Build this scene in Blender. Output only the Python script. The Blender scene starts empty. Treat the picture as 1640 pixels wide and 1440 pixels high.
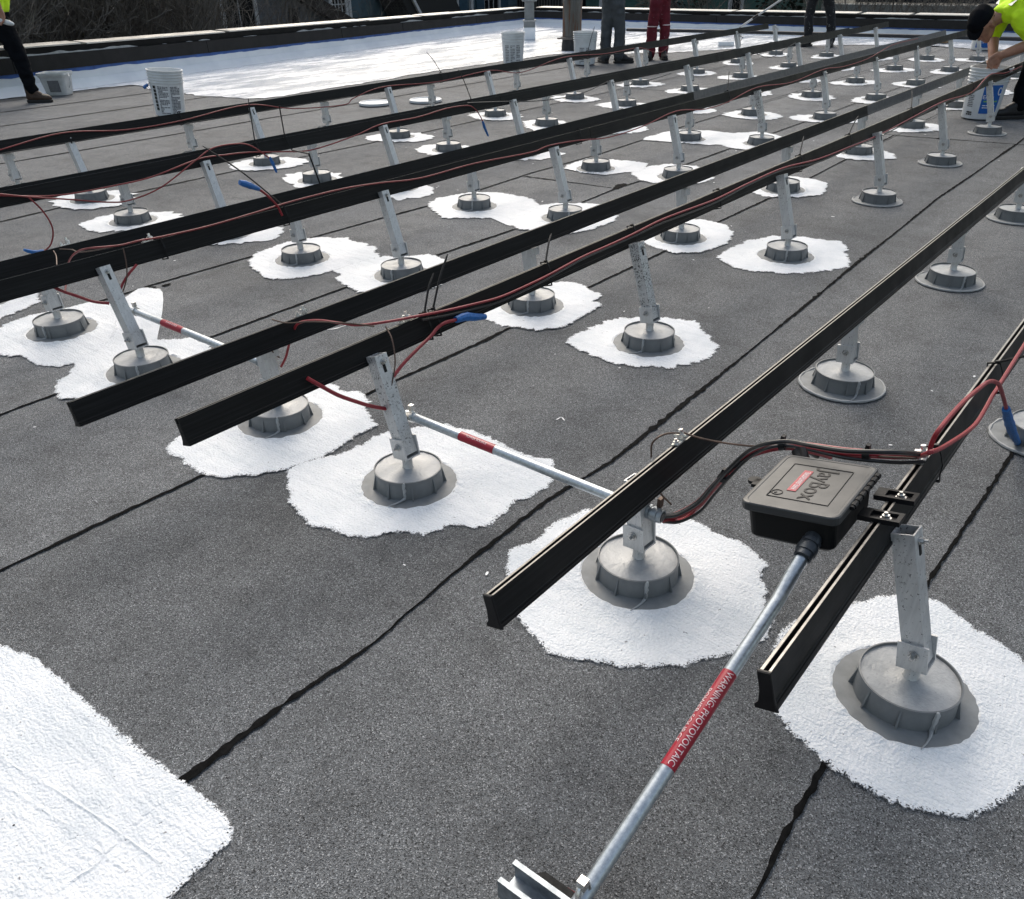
import bpy, bmesh, math, random
from mathutils import Vector, Matrix, noise
random.seed(7)
scene = bpy.context.scene
COL = scene.collection
PI = math.pi

# ------------------------------------------------------------------ camera
cam_data = bpy.data.cameras.new('camera')
cam = bpy.data.objects.new('camera', cam_data)
COL.objects.link(cam)
cam_r = Vector((0.623406, -0.78172, -0.016671))
cam_u = Vector((0.447149, 0.33894, 0.827754))
cam_f = Vector((0.641422, 0.523481, -0.560843))
cam.matrix_world = Matrix(((cam_r.x, cam_u.x, -cam_f.x, 0.0), (cam_r.y, cam_u.y, -cam_f.y, 0.0),
                           (cam_r.z, cam_u.z, -cam_f.z, 1.1528), (0, 0, 0, 1)))
cam_data.sensor_fit = 'HORIZONTAL'
cam_data.sensor_width = 36.0
cam_data.lens = 1310.8 / 1640 * 36
cam_data.shift_y = 100 / 1640
cam_data.clip_start = 0.02
cam_data.clip_end = 500
scene.camera = cam

# ------------------------------------------------------------------ sky and sun (bright overcast, sun ahead of the camera)
SUN_AZ = math.radians(46)      # from +X towards +Y
SUN_EL = math.radians(44)
world = bpy.data.worlds.new('World')
scene.world = world
world.use_nodes = True
wn = world.node_tree.nodes
wl = world.node_tree.links
wn.clear()
w_out = wn.new('ShaderNodeOutputWorld')
w_bg = wn.new('ShaderNodeBackground')
w_sky = wn.new('ShaderNodeTexSky')
w_sky.sky_type = 'NISHITA'
w_sky.sun_disc = False
w_sky.sun_elevation = SUN_EL
w_sky.sun_rotation = PI / 2 - SUN_AZ
w_sky.air_density = 1.6
w_sky.dust_density = 5.0
w_sky.ozone_density = 1.0
w_hsv = wn.new('ShaderNodeHueSaturation')
w_hsv.inputs['Saturation'].default_value = 0.75
w_bg.inputs['Strength'].default_value = 0.15
wl.new(w_sky.outputs[0], w_hsv.inputs['Color'])
wl.new(w_hsv.outputs[0], w_bg.inputs['Color'])
wl.new(w_bg.outputs[0], w_out.inputs['Surface'])
sun_d = bpy.data.lights.new('sun', 'SUN')
sun_d.energy = 0.9
sun_d.angle = math.radians(32)
sun_d.color = (1.0, 0.98, 0.95)
sun = bpy.data.objects.new('sun', sun_d)
COL.objects.link(sun)
to_sun = Vector((math.cos(SUN_EL) * math.cos(SUN_AZ), math.cos(SUN_EL) * math.sin(SUN_AZ), math.sin(SUN_EL)))
sun.rotation_euler = to_sun.to_track_quat('Z', 'Y').to_euler()
sun.location = (6, 6, 12)
cyc = scene.cycles
cyc.max_bounces = 5
cyc.diffuse_bounces = 3
cyc.glossy_bounces = 3
cyc.transmission_bounces = 2
cyc.transparent_max_bounces = 6
cyc.caustics_reflective = False
cyc.caustics_refractive = False
cyc.use_adaptive_sampling = True
cyc.adaptive_threshold = 0.02
scene.view_settings.view_transform = 'Standard'
scene.view_settings.look = 'None'
scene.view_settings.gamma = 1.0
scene.view_settings.use_curve_mapping = False
scene.view_settings.exposure = 0.34

# ------------------------------------------------------------------ measured layout (metres, X along the rails, Y across them)
POSTS = [('T1', 0, 1.277, 0.112), ('T1', 1, 2.497, 0.112), ('L1', 0, 1.287, 0.693), ('L1', 1, 2.516, 0.684), ('L1', 2, 3.75, 0.685), ('L1', 3, 4.954, 0.69), ('L1', 4, 6.169, 0.688), ('T2', 0, 1.255, 1.372), ('T2', 1, 2.443, 1.351), ('T2', 2, 3.685, 1.371), ('T2', 3, 4.92, 1.371), ('T2', 4, 6.126, 1.372), ('T2', 5, 7.401, 1.387), ('T2', 6, 8.571, 1.369), ('T2', 7, 9.791, 1.369), ('L2', 0, 1.28, 1.942), ('L2', 1, 2.499, 1.915), ('L2', 2, 3.664, 1.898), ('L2', 3, 4.878, 1.898), ('L2', 4, 6.163, 1.916), ('L2', 5, 7.372, 1.921), ('L2', 6, 8.592, 1.921), ('L2', 7, 9.812, 1.921), ('L2', 8, 11.032, 1.921), ('L2', 9, 12.252, 1.921), ('T3', 0, 1.231, 2.613), ('T3', 1, 2.471, 2.61), ('T3', 2, 3.648, 2.574), ('T3', 3, 4.833, 2.562), ('T3', 4, 6.105, 2.594), ('T3', 5, 7.395, 2.623), ('T3', 6, 8.663, 2.63), ('T3', 7, 9.883, 2.636), ('T3', 8, 11.213, 2.658), ('T3', 9, 12.533, 2.691), ('L3', 0, 1.241, 3.204), ('L3', 1, 2.361, 3.155), ('L3', 2, 3.556, 3.127), ('L3', 3, 4.748, 3.114), ('L3', 4, 5.984, 3.11), ('L3', 5, 7.272, 3.202), ('L3', 6, 8.545, 3.192), ('L3', 7, 9.76, 3.207), ('L3', 8, 11.057, 3.219), ('L3', 9, 12.336, 3.229), ('T4', 0, 1.19, 3.8), ('T4', 1, 2.41, 3.8), ('T4', 2, 3.63, 3.8), ('T4', 3, 4.85, 3.8), ('T4', 4, 6.07, 3.8), ('T4', 5, 7.29, 3.8), ('T4', 6, 8.51, 3.8), ('T4', 7, 9.73, 3.8), ('T4', 8, 10.95, 3.8), ('T4', 9, 12.17, 3.8), ('L4', 1, 2.265, 4.449), ('L4', 2, 3.489, 4.38), ('L4', 3, 4.685, 4.345), ('L4', 4, 5.92, 4.38), ('L4', 5, 7.171, 4.393), ('L4', 6, 8.345, 4.376), ('L4', 7, 9.573, 4.405), ('L4', 8, 10.761, 4.363), ('L4', 9, 12.138, 4.427), ('T5', 1, 2.389, 5.108), ('T5', 2, 3.634, 5.077), ('T5', 3, 4.852, 5.022), ('T5', 4, 6.055, 5.038), ('T5', 5, 7.277, 5.046), ('T5', 6, 8.493, 5.049), ('T5', 7, 9.675, 5.008), ('T5', 8, 10.898, 5.083), ('T5', 9, 12.072, 5.098), ('L5', 1, 2.2, 5.6), ('L5', 2, 3.42, 5.6), ('L5', 3, 4.64, 5.6), ('L5', 4, 5.86, 5.6), ('L5', 5, 7.08, 5.6), ('L5', 6, 8.3, 5.6), ('L5', 7, 9.52, 5.6), ('L5', 8, 10.74, 5.6), ('L5', 9, 11.96, 5.6), ('L5', 10, 13.18, 5.6)]
PATCH = {('T1', 0): [302, 316, 315, 304, 299, 291, 275, 262, 253, 247, 244, 243, 244, 245, 247, 247, 245, 245, 242, 240, 239, 238, 238, 239, 239, 241, 244, 244, 244, 240, 237, 236, 237, 240, 240, 239, 240, 243, 247, 249, 250, 251, 250, 253, 254, 247, 242, 236, 232, 228, 226, 226, 229, 231, 231, 234, 236, 237, 240, 244, 251, 255, 260, 266, 271, 273, 275, 276, 276, 277, 282, 290], ('L1', 0): [260, 258, 254, 252, 247, 243, 241, 244, 251, 259, 265, 268, 273, 268, 264, 263, 269, 264, 256, 258, 262, 279, 299, 292, 288, 286, 286, 288, 290, 295, 295, 296, 298, 301, 306, 309, 313, 303, 295, 285, 286, 291, 284, 281, 280, 282, 286, 282, 282, 287, 290, 294, 297, 301, 305, 307, 299, 275, 276, 280, 273, 267, 277, 297, 292, 288, 285, 278, 264, 256, 256, 258], ('T2', 0): [319, 320, 316, 315, 321, 335, 314, 309, 306, 304, 298, 294, 291, 291, 266, 262, 259, 258, 260, 276, 294, 312, 328, 338, 338, 325, 315, 309, 307, 307, 298, 292, 288, 291, 286, 271, 264, 260, 258, 254, 253, 241, 229, 221, 221, 223, 227, 232, 227, 223, 220, 240, 268, 283, 285, 289, 288, 289, 293, 325, 335, 364, 379, 383, 388, 395, 350, 335, 324, 314, 313, 315], ('L2', 0): [246, 251, 258, 262, 268, 272, 277, 285, 280, 276, 275, 266, 255, 247, 241, 237, 232, 229, 227, 227, 229, 232, 236, 236, 238, 242, 248, 256, 267, 280, 295, 315, 330, 325, 322, 322, 324, 328, 330, 332, 336, 331, 326, 317, 309, 303, 303, 307, 298, 292, 287, 282, 274, 266, 262, 261, 265, 271, 278, 287, 300, 280, 265, 260, 257, 259, 268, 279, 275, 273, 267, 254], ('T3', 0): [252, 257, 260, 266, 274, 284, 283, 273, 268, 266, 266, 875, 928, 816, 661, 472, 396, 352, 341, 328, 310, 296, 285, 273, 264, 257, 252, 249, 256, 268, 268, 270, 275, 281, 288, 287, 272, 256, 244, 235, 228, 223, 219, 217, 216, 217, 220, 225, 224, 215, 208, 203, 200, 198, 198, 198, 200, 204, 209, 217, 227, 236, 247, 261, 255, 248, 243, 239, 238, 239, 241, 246], ('L3', 0): [214, 222, 232, 244, 260, 280, 307, 306, 306, 304, 286, 272, 261, 255, 253, 253, 255, 258, 262, 262, 265, 264, 261, 260, 261, 258, 256, 256, 258, 263, 269, 265, 257, 251, 247, 246, 246, 248, 249, 249, 250, 237, 230, 251, 273, 298, 323, 341, 356, 360, 366, 341, 315, 297, 283, 267, 253, 242, 229, 218, 210, 204, 199, 194, 190, 187, 186, 187, 189, 193, 198, 205], ('L3', 1): [341, 346, 354, 364, 358, 355, 354, 356, 352, 339, 329, 322, 318, 316, 306, 293, 283, 276, 271, 269, 268, 266, 256, 250, 245, 242, 241, 240, 235, 231, 230, 231, 233, 233, 234, 237, 242, 249, 257, 264, 273, 285, 284, 276, 271, 267, 266, 265, 256, 251, 247, 245, 246, 248, 247, 248, 250, 254, 260, 269, 282, 306, 337, 341, 340, 341, 346, 353, 349, 343, 340, 339], ('T3', 1): [263, 269, 278, 290, 306, 300, 293, 288, 286, 286, 288, 292, 297, 295, 297, 307, 320, 336, 335, 336, 332, 329, 329, 320, 292, 271, 275, 285, 282, 269, 259, 253, 250, 249, 250, 253, 258, 254, 250, 249, 249, 248, 245, 244, 244, 247, 241, 234, 228, 225, 224, 224, 226, 224, 220, 219, 219, 221, 219, 215, 212, 211, 211, 213, 217, 221, 222, 224, 228, 234, 242, 253], ('L3', 2): [334, 336, 340, 346, 353, 347, 343, 342, 344, 340, 329, 321, 316, 310, 305, 303, 303, 304, 294, 286, 281, 278, 277, 271, 259, 251, 244, 240, 238, 238, 237, 237, 239, 242, 248, 255, 266, 269, 257, 248, 241, 237, 234, 233, 234, 237, 242, 248, 258, 428, 463, 424, 394, 370, 354, 345, 339, 336, 335, 337, 341, 349, 359, 356, 353, 352, 354, 358, 356, 346, 339, 336], ('T3', 2): [343, 336, 331, 329, 329, 323, 319, 318, 320, 324, 316, 309, 305, 303, 304, 312, 326, 345, 368, 362, 353, 346, 343, 342, 344, 348, 332, 320, 311, 304, 300, 298, 299, 302, 291, 283, 277, 276, 277, 281, 286, 290, 283, 278, 275, 272, 262, 254, 248, 244, 243, 239, 235, 232, 232, 233, 236, 241, 249, 258, 264, 267, 271, 278, 276, 276, 278, 282, 289, 298, 311, 327], ('T2', 1): [278, 271, 267, 265, 265, 266, 259, 254, 251, 250, 250, 253, 257, 251, 246, 244, 243, 245, 248, 253, 258, 262, 268, 276, 288, 288, 270, 256, 245, 237, 230, 225, 218, 212, 209, 207, 206, 208, 207, 204, 201, 201, 201, 204, 208, 209, 206, 205, 205, 206, 209, 214, 221, 220, 219, 219, 220, 224, 229, 236, 246, 242, 237, 234, 233, 233, 236, 241, 248, 258, 270, 286], ('L2', 1): [325, 327, 325, 313, 304, 298, 295, 294, 291, 279, 270, 264, 260, 252, 240, 230, 223, 217, 214, 212, 212, 212, 207, 204, 203, 203, 205, 208, 213, 220, 229, 225, 221, 219, 219, 220, 223, 227, 225, 224, 226, 229, 234, 241, 241, 240, 241, 244, 248, 249, 240, 233, 227, 224, 223, 223, 225, 229, 234, 241, 250, 261, 265, 258, 254, 274, 307, 301, 298, 304, 312, 322], ('T2', 2): [347, 347, 348, 345, 338, 333, 332, 322, 309, 299, 292, 287, 283, 272, 263, 257, 253, 252, 252, 254, 258, 264, 273, 278, 286, 296, 309, 307, 303, 301, 302, 294, 287, 283, 281, 269, 260, 253, 248, 245, 244, 245, 242, 236, 232, 230, 229, 231, 234, 238, 239, 241, 246, 252, 261, 272, 269, 268, 269, 272, 276, 274, 275, 277, 296, 333, 345, 360, 380, 376, 360, 351], ('L2', 2): [357, 364, 375, 374, 354, 338, 325, 316, 310, 290, 270, 253, 241, 231, 224, 211, 199, 189, 182, 177, 173, 171, 170, 171, 172, 175, 180, 186, 194, 194, 191, 189, 189, 190, 193, 197, 203, 205, 209, 215, 222, 233, 229, 225, 224, 224, 226, 224, 216, 210, 206, 204, 203, 204, 207, 211, 217, 222, 223, 226, 231, 238, 247, 260, 275, 289, 297, 307, 320, 337, 352, 353], ('L2', 3): [364, 370, 377, 366, 359, 355, 353, 326, 298, 275, 258, 244, 231, 215, 203, 194, 187, 181, 178, 175, 175, 175, 177, 180, 185, 191, 200, 211, 203, 197, 192, 190, 189, 189, 191, 194, 185, 177, 171, 167, 164, 162, 162, 162, 165, 168, 171, 171, 172, 175, 179, 184, 192, 202, 214, 217, 216, 217, 220, 224, 229, 236, 245, 257, 272, 292, 317, 345, 347, 352, 361, 362], ('L3', 3): [322, 319, 319, 322, 327, 323, 320, 320, 322, 324, 299, 279, 263, 251, 242, 233, 224, 217, 212, 209, 207, 208, 209, 213, 200, 181, 167, 156, 148, 141, 136, 135, 135, 135, 135, 135, 135, 135, 135, 135, 135, 135, 140, 147, 155, 166, 178, 175, 173, 173, 174, 176, 180, 186, 193, 204, 228, 260, 303, 303, 306, 311, 319, 330, 345, 363, 387, 378, 359, 345, 334, 327], ('T3', 3): [283, 335, 352, 352, 355, 360, 369, 381, 391, 375, 362, 354, 346, 332, 320, 312, 306, 303, 302, 304, 307, 300, 283, 270, 260, 253, 248, 245, 243, 244, 238, 227, 218, 212, 208, 205, 204, 205, 207, 211, 216, 224, 226, 217, 210, 205, 201, 199, 199, 200, 203, 200, 196, 195, 194, 195, 198, 202, 209, 217, 210, 195, 184, 176, 169, 164, 165, 174, 186, 201, 221, 247], ('L3', 4): [420, 424, 419, 412, 408, 406, 408, 414, 422, 409, 382, 361, 345, 332, 323, 315, 307, 302, 299, 299, 300, 304, 311, 320, 333, 333, 280, 244, 217, 197, 182, 170, 160, 153, 147, 143, 140, 139, 138, 138, 140, 143, 146, 152, 159, 167, 179, 193, 212, 238, 254, 273, 297, 329, 343, 334, 328, 324, 323, 324, 328, 335, 344, 357, 374, 395, 423, 451, 438, 428, 422, 419], ('T3', 4): [358, 384, 409, 441, 483, 526, 505, 490, 480, 473, 465, 430, 402, 381, 365, 352, 343, 337, 333, 332, 334, 336, 316, 300, 288, 279, 272, 268, 266, 266, 268, 272, 261, 250, 241, 235, 231, 215, 198, 184, 173, 165, 159, 154, 151, 145, 135, 135, 135, 135, 135, 135, 135, 135, 135, 135, 135, 135, 135, 135, 135, 135, 135, 147, 159, 167, 177, 190, 207, 229, 258, 299]}
CABLES = {'r3_main': [(1.314, 1.94, 0.165), (1.33, 1.93, 0.193), (1.345, 1.92, 0.237), (1.351, 1.9, 0.274), (1.333, 1.84, 0.318), (1.292, 1.7, 0.369), (1.283, 1.6, 0.387), (1.291, 1.54, 0.393), (1.345, 1.49, 0.397), (1.435, 1.462, 0.392), (1.53, 1.458, 0.378), (1.637, 1.454, 0.365), (1.742, 1.452, 0.354), (1.858, 1.452, 0.353), (1.975, 1.452, 0.356), (2.147, 1.452, 0.366), (2.287, 1.45, 0.368), (2.448, 1.45, 0.37), (2.647, 1.45, 0.377), (2.881, 1.452, 0.37), (3.079, 1.452, 0.365), (3.359, 1.452, 0.372), (3.696, 1.45, 0.374), (4.106, 1.452, 0.344), (4.539, 1.452, 0.334), (4.987, 1.45, 0.329), (5.505, 1.452, 0.341), (6.141, 1.45, 0.357), (6.862, 1.452, 0.333), (7.266, 1.45, 0.402), (7.785, 1.45, 0.367), (8.431, 1.45, 0.361)], 'r3_second': [(1.145, 1.42, 0.279), (1.2, 1.41, 0.242), (1.264, 1.4, 0.212)], 'r3_under': [(1.053, 1.46, 0.358), (1.077, 1.45, 0.334), (1.115, 1.44, 0.298), (1.153, 1.43, 0.27), (1.208, 1.42, 0.234), (1.277, 1.41, 0.2)], 'r3_up': [(1.268, 1.405, 0.208), (1.26, 1.42, 0.265), (1.314, 1.43, 0.297), (1.385, 1.435, 0.322), (1.444, 1.44, 0.338), (1.474, 1.445, 0.348), (1.504, 1.445, 0.354), (1.548, 1.445, 0.349)], 'r3_blue': [(1.548, 1.445, 0.349), (1.586, 1.445, 0.346), (1.624, 1.445, 0.333), (1.669, 1.445, 0.321)], 'r5_main': [(1.171, 2.9, 0.232), (1.247, 3.0, 0.279), (1.244, 2.95, 0.321), (1.228, 2.85, 0.364), (1.21, 2.72, 0.404), (1.299, 2.69, 0.398), (1.373, 2.685, 0.398), (1.451, 2.682, 0.393), (1.619, 2.68, 0.389), (1.805, 2.68, 0.393), (2.007, 2.68, 0.4), (2.262, 2.68, 0.398), (2.459, 2.68, 0.384), (2.7, 2.68, 0.361), (3.06, 2.68, 0.362), (3.489, 2.68, 0.344), (3.644, 2.678, 0.353), (3.902, 2.678, 0.34), (4.196, 2.678, 0.313), (4.555, 2.678, 0.32), (4.951, 2.676, 0.355), (5.324, 2.676, 0.321), (5.646, 2.678, 0.324), (6.103, 2.676, 0.368), (6.7, 2.676, 0.34), (7.339, 2.675, 0.371), (7.761, 2.675, 0.352), (8.359, 2.675, 0.363), (8.99, 2.675, 0.424), (9.747, 2.675, 0.424)], 'r5_under': [(1.065, 2.72, 0.322), (1.089, 2.71, 0.301), (1.124, 2.69, 0.277), (1.161, 2.68, 0.252), (1.2, 2.66, 0.239)], 'r5_drop': [(1.326, 2.66, 0.334), (1.288, 2.66, 0.31), (1.26, 2.66, 0.285), (1.237, 2.65, 0.264), (1.221, 2.64, 0.237)], 'r7_a': [(1.372, 3.883, 0.387), (1.441, 3.883, 0.371), (1.547, 3.883, 0.348), (1.697, 3.883, 0.325), (1.938, 3.883, 0.32), (2.126, 3.883, 0.325), (2.383, 3.883, 0.361), (2.537, 3.883, 0.357), (2.685, 3.883, 0.346), (2.879, 3.883, 0.319), (3.087, 3.883, 0.297), (3.398, 3.883, 0.323), (3.62, 3.883, 0.356), (3.919, 3.883, 0.355), (4.18, 3.883, 0.372), (4.382, 3.883, 0.366), (4.455, 3.883, 0.339), (4.502, 3.883, 0.296), (4.532, 3.883, 0.255)], 'r7_blue_a': [(4.532, 3.883, 0.255), (4.549, 3.883, 0.215), (4.585, 3.883, 0.156)], 'r7_b': [(1.37, 3.868, 0.399), (1.437, 3.868, 0.379), (1.54, 3.868, 0.349), (1.723, 3.868, 0.301), (1.869, 3.868, 0.262), (1.976, 3.868, 0.249), (2.148, 3.868, 0.275), (2.355, 3.868, 0.359), (2.468, 3.868, 0.401), (2.611, 3.868, 0.4), (2.682, 3.868, 0.381), (2.736, 3.868, 0.346), (2.79, 3.868, 0.301)], 'r7_blue_b': [(2.791, 3.868, 0.307), (2.804, 3.868, 0.274), (2.818, 3.868, 0.228)], 'r7_drop': [(1.54, 3.863, 0.35), (1.576, 3.863, 0.291), (1.595, 3.863, 0.235), (1.594, 3.863, 0.19), (1.571, 3.863, 0.147), (1.542, 3.863, 0.127), (1.52, 3.863, 0.126)], 'r7_blue_drop': [(1.53, 3.863, 0.124), (1.493, 3.863, 0.127), (1.452, 3.863, 0.148)], 'r8': [(1.885, 5.136, 0.333), (1.985, 5.136, 0.339), (2.342, 5.136, 0.374), (2.716, 5.136, 0.339), (3.102, 5.136, 0.341), (3.599, 5.136, 0.372), (3.971, 5.136, 0.305), (4.428, 5.136, 0.276), (4.538, 5.136, 0.309), (4.845, 5.136, 0.352), (5.45, 5.136, 0.327), (6.116, 5.136, 0.348), (6.553, 5.136, 0.294), (7.197, 5.136, 0.361), (7.93, 5.136, 0.336), (8.527, 5.136, 0.342), (8.734, 5.136, 0.315), (8.869, 5.136, 0.281), (9.059, 5.136, 0.267), (9.189, 5.136, 0.305)], 'r5_blue': [(1.762, 2.64, 0.516), (1.793, 2.64, 0.502), (1.843, 2.65, 0.477)], 'r5_bl_c': [(1.843, 2.65, 0.477), (1.885, 2.66, 0.442), (1.927, 2.675, 0.398), (1.945, 2.68, 0.36)], 'r1_loop': [(1.393, 0.21, 0.436), (1.39, 0.21, 0.46), (1.396, 0.205, 0.486), (1.502, 0.2, 0.49), (1.628, 0.195, 0.474), (1.67, 0.19, 0.471), (1.715, 0.185, 0.456), (1.756, 0.18, 0.435), (1.832, 0.175, 0.384), (1.943, 0.17, 0.309)], 'r1_blue': [(1.934, 0.17, 0.313), (2.046, 0.165, 0.236), (2.249, 0.16, 0.111), (2.584, 0.155, -0.078)], 'r1_main': [(1.48, 0.27, 0.366), (1.451, 0.235, 0.394), (1.325, 0.2, 0.472), (1.413, 0.195, 0.444), (1.592, 0.19, 0.396), (1.678, 0.187, 0.383), (1.734, 0.187, 0.389), (1.779, 0.187, 0.401), (1.813, 0.187, 0.402), (1.859, 0.187, 0.408), (2.028, 0.187, 0.425), (2.18, 0.187, 0.433)], 'bundle_a': [(1.324, 0.665, 0.149), (1.368, 0.65, 0.135), (1.389, 0.615, 0.167), (1.391, 0.59, 0.216), (1.386, 0.56, 0.272), (1.394, 0.53, 0.32), (1.379, 0.49, 0.361), (1.388, 0.45, 0.375), (1.373, 0.4, 0.39), (1.358, 0.34, 0.407), (1.366, 0.29, 0.418), (1.392, 0.255, 0.417), (1.413, 0.222, 0.42)], 'bundle_b': [(1.332, 0.669, 0.141), (1.394, 0.662, 0.11), (1.417, 0.627, 0.142), (1.421, 0.602, 0.191), (1.418, 0.572, 0.248), (1.428, 0.542, 0.296), (1.415, 0.502, 0.336), (1.428, 0.462, 0.35), (1.416, 0.412, 0.362), (1.409, 0.352, 0.375), (1.427, 0.302, 0.382), (1.462, 0.267, 0.376), (1.413, 0.222, 0.42)], 'bundle_c': [(1.317, 0.662, 0.157), (1.345, 0.64, 0.157), (1.364, 0.605, 0.19), (1.366, 0.58, 0.238), (1.36, 0.55, 0.294), (1.366, 0.52, 0.342), (1.348, 0.48, 0.383), (1.355, 0.44, 0.399), (1.335, 0.39, 0.416), (1.314, 0.33, 0.436), (1.314, 0.28, 0.451), (1.331, 0.245, 0.454), (1.413, 0.222, 0.42)], 'bundle_low': [(1.315, 0.66, 0.149), (1.37, 0.65, 0.123), (1.398, 0.635, 0.128), (1.399, 0.615, 0.17), (1.407, 0.585, 0.225), (1.408, 0.54, 0.298), (1.401, 0.49, 0.341), (1.436, 0.46, 0.341), (1.481, 0.43, 0.322), (1.587, 0.42, 0.263)], 'bundle_blk': [(1.323, 0.665, 0.156), (1.366, 0.65, 0.144), (1.386, 0.615, 0.178), (1.389, 0.59, 0.225), (1.385, 0.56, 0.275), (1.397, 0.53, 0.313), (1.411, 0.5, 0.334), (1.455, 0.47, 0.33), (1.506, 0.45, 0.307), (1.531, 0.43, 0.287)], 'gw_a': [(1.317, 0.7, 0.292), (1.296, 0.69, 0.335), (1.303, 0.68, 0.352), (1.332, 0.675, 0.349), (1.377, 0.672, 0.331)], 'gw_b': [(1.389, 0.668, 0.328), (1.385, 0.63, 0.33), (1.388, 0.59, 0.333), (1.376, 0.52, 0.353), (1.416, 0.46, 0.353), (1.457, 0.4, 0.346), (1.369, 0.29, 0.414), (1.385, 0.225, 0.424)], 'gw_c': [(1.281, 0.66, 0.248), (1.299, 0.655, 0.222), (1.331, 0.65, 0.187)], 'gw_d': [(1.267, 1.87, 0.341), (1.264, 1.8, 0.348), (1.257, 1.68, 0.381), (1.272, 1.55, 0.401), (1.304, 1.495, 0.396)], 'gw_e': [(1.337, 1.49, 0.385), (1.317, 1.45, 0.366), (1.292, 1.42, 0.324), (1.266, 1.41, 0.282), (1.255, 1.41, 0.264)], 'gw_f': [(1.265, 1.9, 0.256), (1.291, 1.93, 0.22), (1.314, 1.94, 0.194)], 'gw_g': [(1.306, 2.68, 0.39), (1.293, 2.66, 0.35), (1.276, 2.65, 0.305), (1.247, 2.65, 0.261)], 'gw_h': [(1.281, 3.15, 0.306), (1.223, 3.0, 0.328), (1.175, 2.9, 0.327)], 'gw_i': [(1.292, 3.12, 0.315), (1.281, 3.0, 0.336), (1.244, 2.85, 0.362), (1.277, 2.69, 0.397)], 'r7_black': [(4.378, 3.878, 0.382), (4.707, 3.878, 0.352), (5.197, 3.878, 0.304), (5.667, 3.878, 0.298), (6.048, 3.878, 0.344)], 'r7_blk2': [(7.029, 3.878, 0.306), (6.718, 3.878, 0.293), (6.376, 3.878, 0.285), (6.281, 3.878, 0.29)], 'r7_blk3': [(8.644, 3.878, 0.342), (8.925, 3.878, 0.282), (9.156, 3.878, 0.269), (9.373, 3.878, 0.309), (9.677, 3.878, 0.356)]}
TIES = {'T2': [1.466, 1.499, 1.998, 2.493, 3.129, 3.936, 4.563, 5.575, 6.923], 'T3': [1.453, 1.975, 3.944, 5.7], 'T4': [2.746, 4.457, 7.916], 'T5': [3.107, 5.522, 7.654], 'T1': [1.524, 1.997]}
SEAMS = {'S0': [(0.75, 0.161), (0.878, 0.168), (1.038, 0.169), (1.663, 0.171), (2.314, 0.162)], 'S1': [(0.335, 1.011), (0.564, 1.015), (0.776, 1.002), (1.028, 1.024), (1.421, 1.035), (1.676, 1.01), (2.622, 1.037), (4.035, 1.089), (5.158, 1.123), (7.073, 1.121)], 'S2': [(0.414, 1.866), (0.723, 1.862), (0.957, 1.854), (1.656, 1.864), (2.14, 1.848), (2.835, 1.863), (3.428, 1.86), (4.056, 1.89), (4.688, 1.884), (5.956, 1.91)], 'S3': [(0.774, 2.679), (0.948, 2.684), (1.552, 2.691), (1.783, 2.697), (2.222, 2.701), (2.777, 2.693), (3.38, 2.671), (3.985, 2.702), (4.389, 2.724), (4.641, 2.703)], 'S4': [(1.626, 3.406), (1.728, 3.414), (2.226, 3.402), (2.637, 3.411), (3.083, 3.394), (3.441, 3.368), (3.869, 3.373), (4.426, 3.4), (4.658, 3.391), (5.19, 3.373), (6.316, 3.421)], 'S5': [(1.835, 5.072), (2.19, 5.103), (2.686, 5.076), (3.135, 5.084), (4.017, 5.069), (4.566, 5.05), (5.184, 5.029)], 'S6': [(2.562, 6.711), (3.106, 6.7)], 'end1': [(4.332, 3.378), (4.369, 2.781)], 'end2': [(6.969, 2.003), (7.079, 1.07)]}

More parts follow.
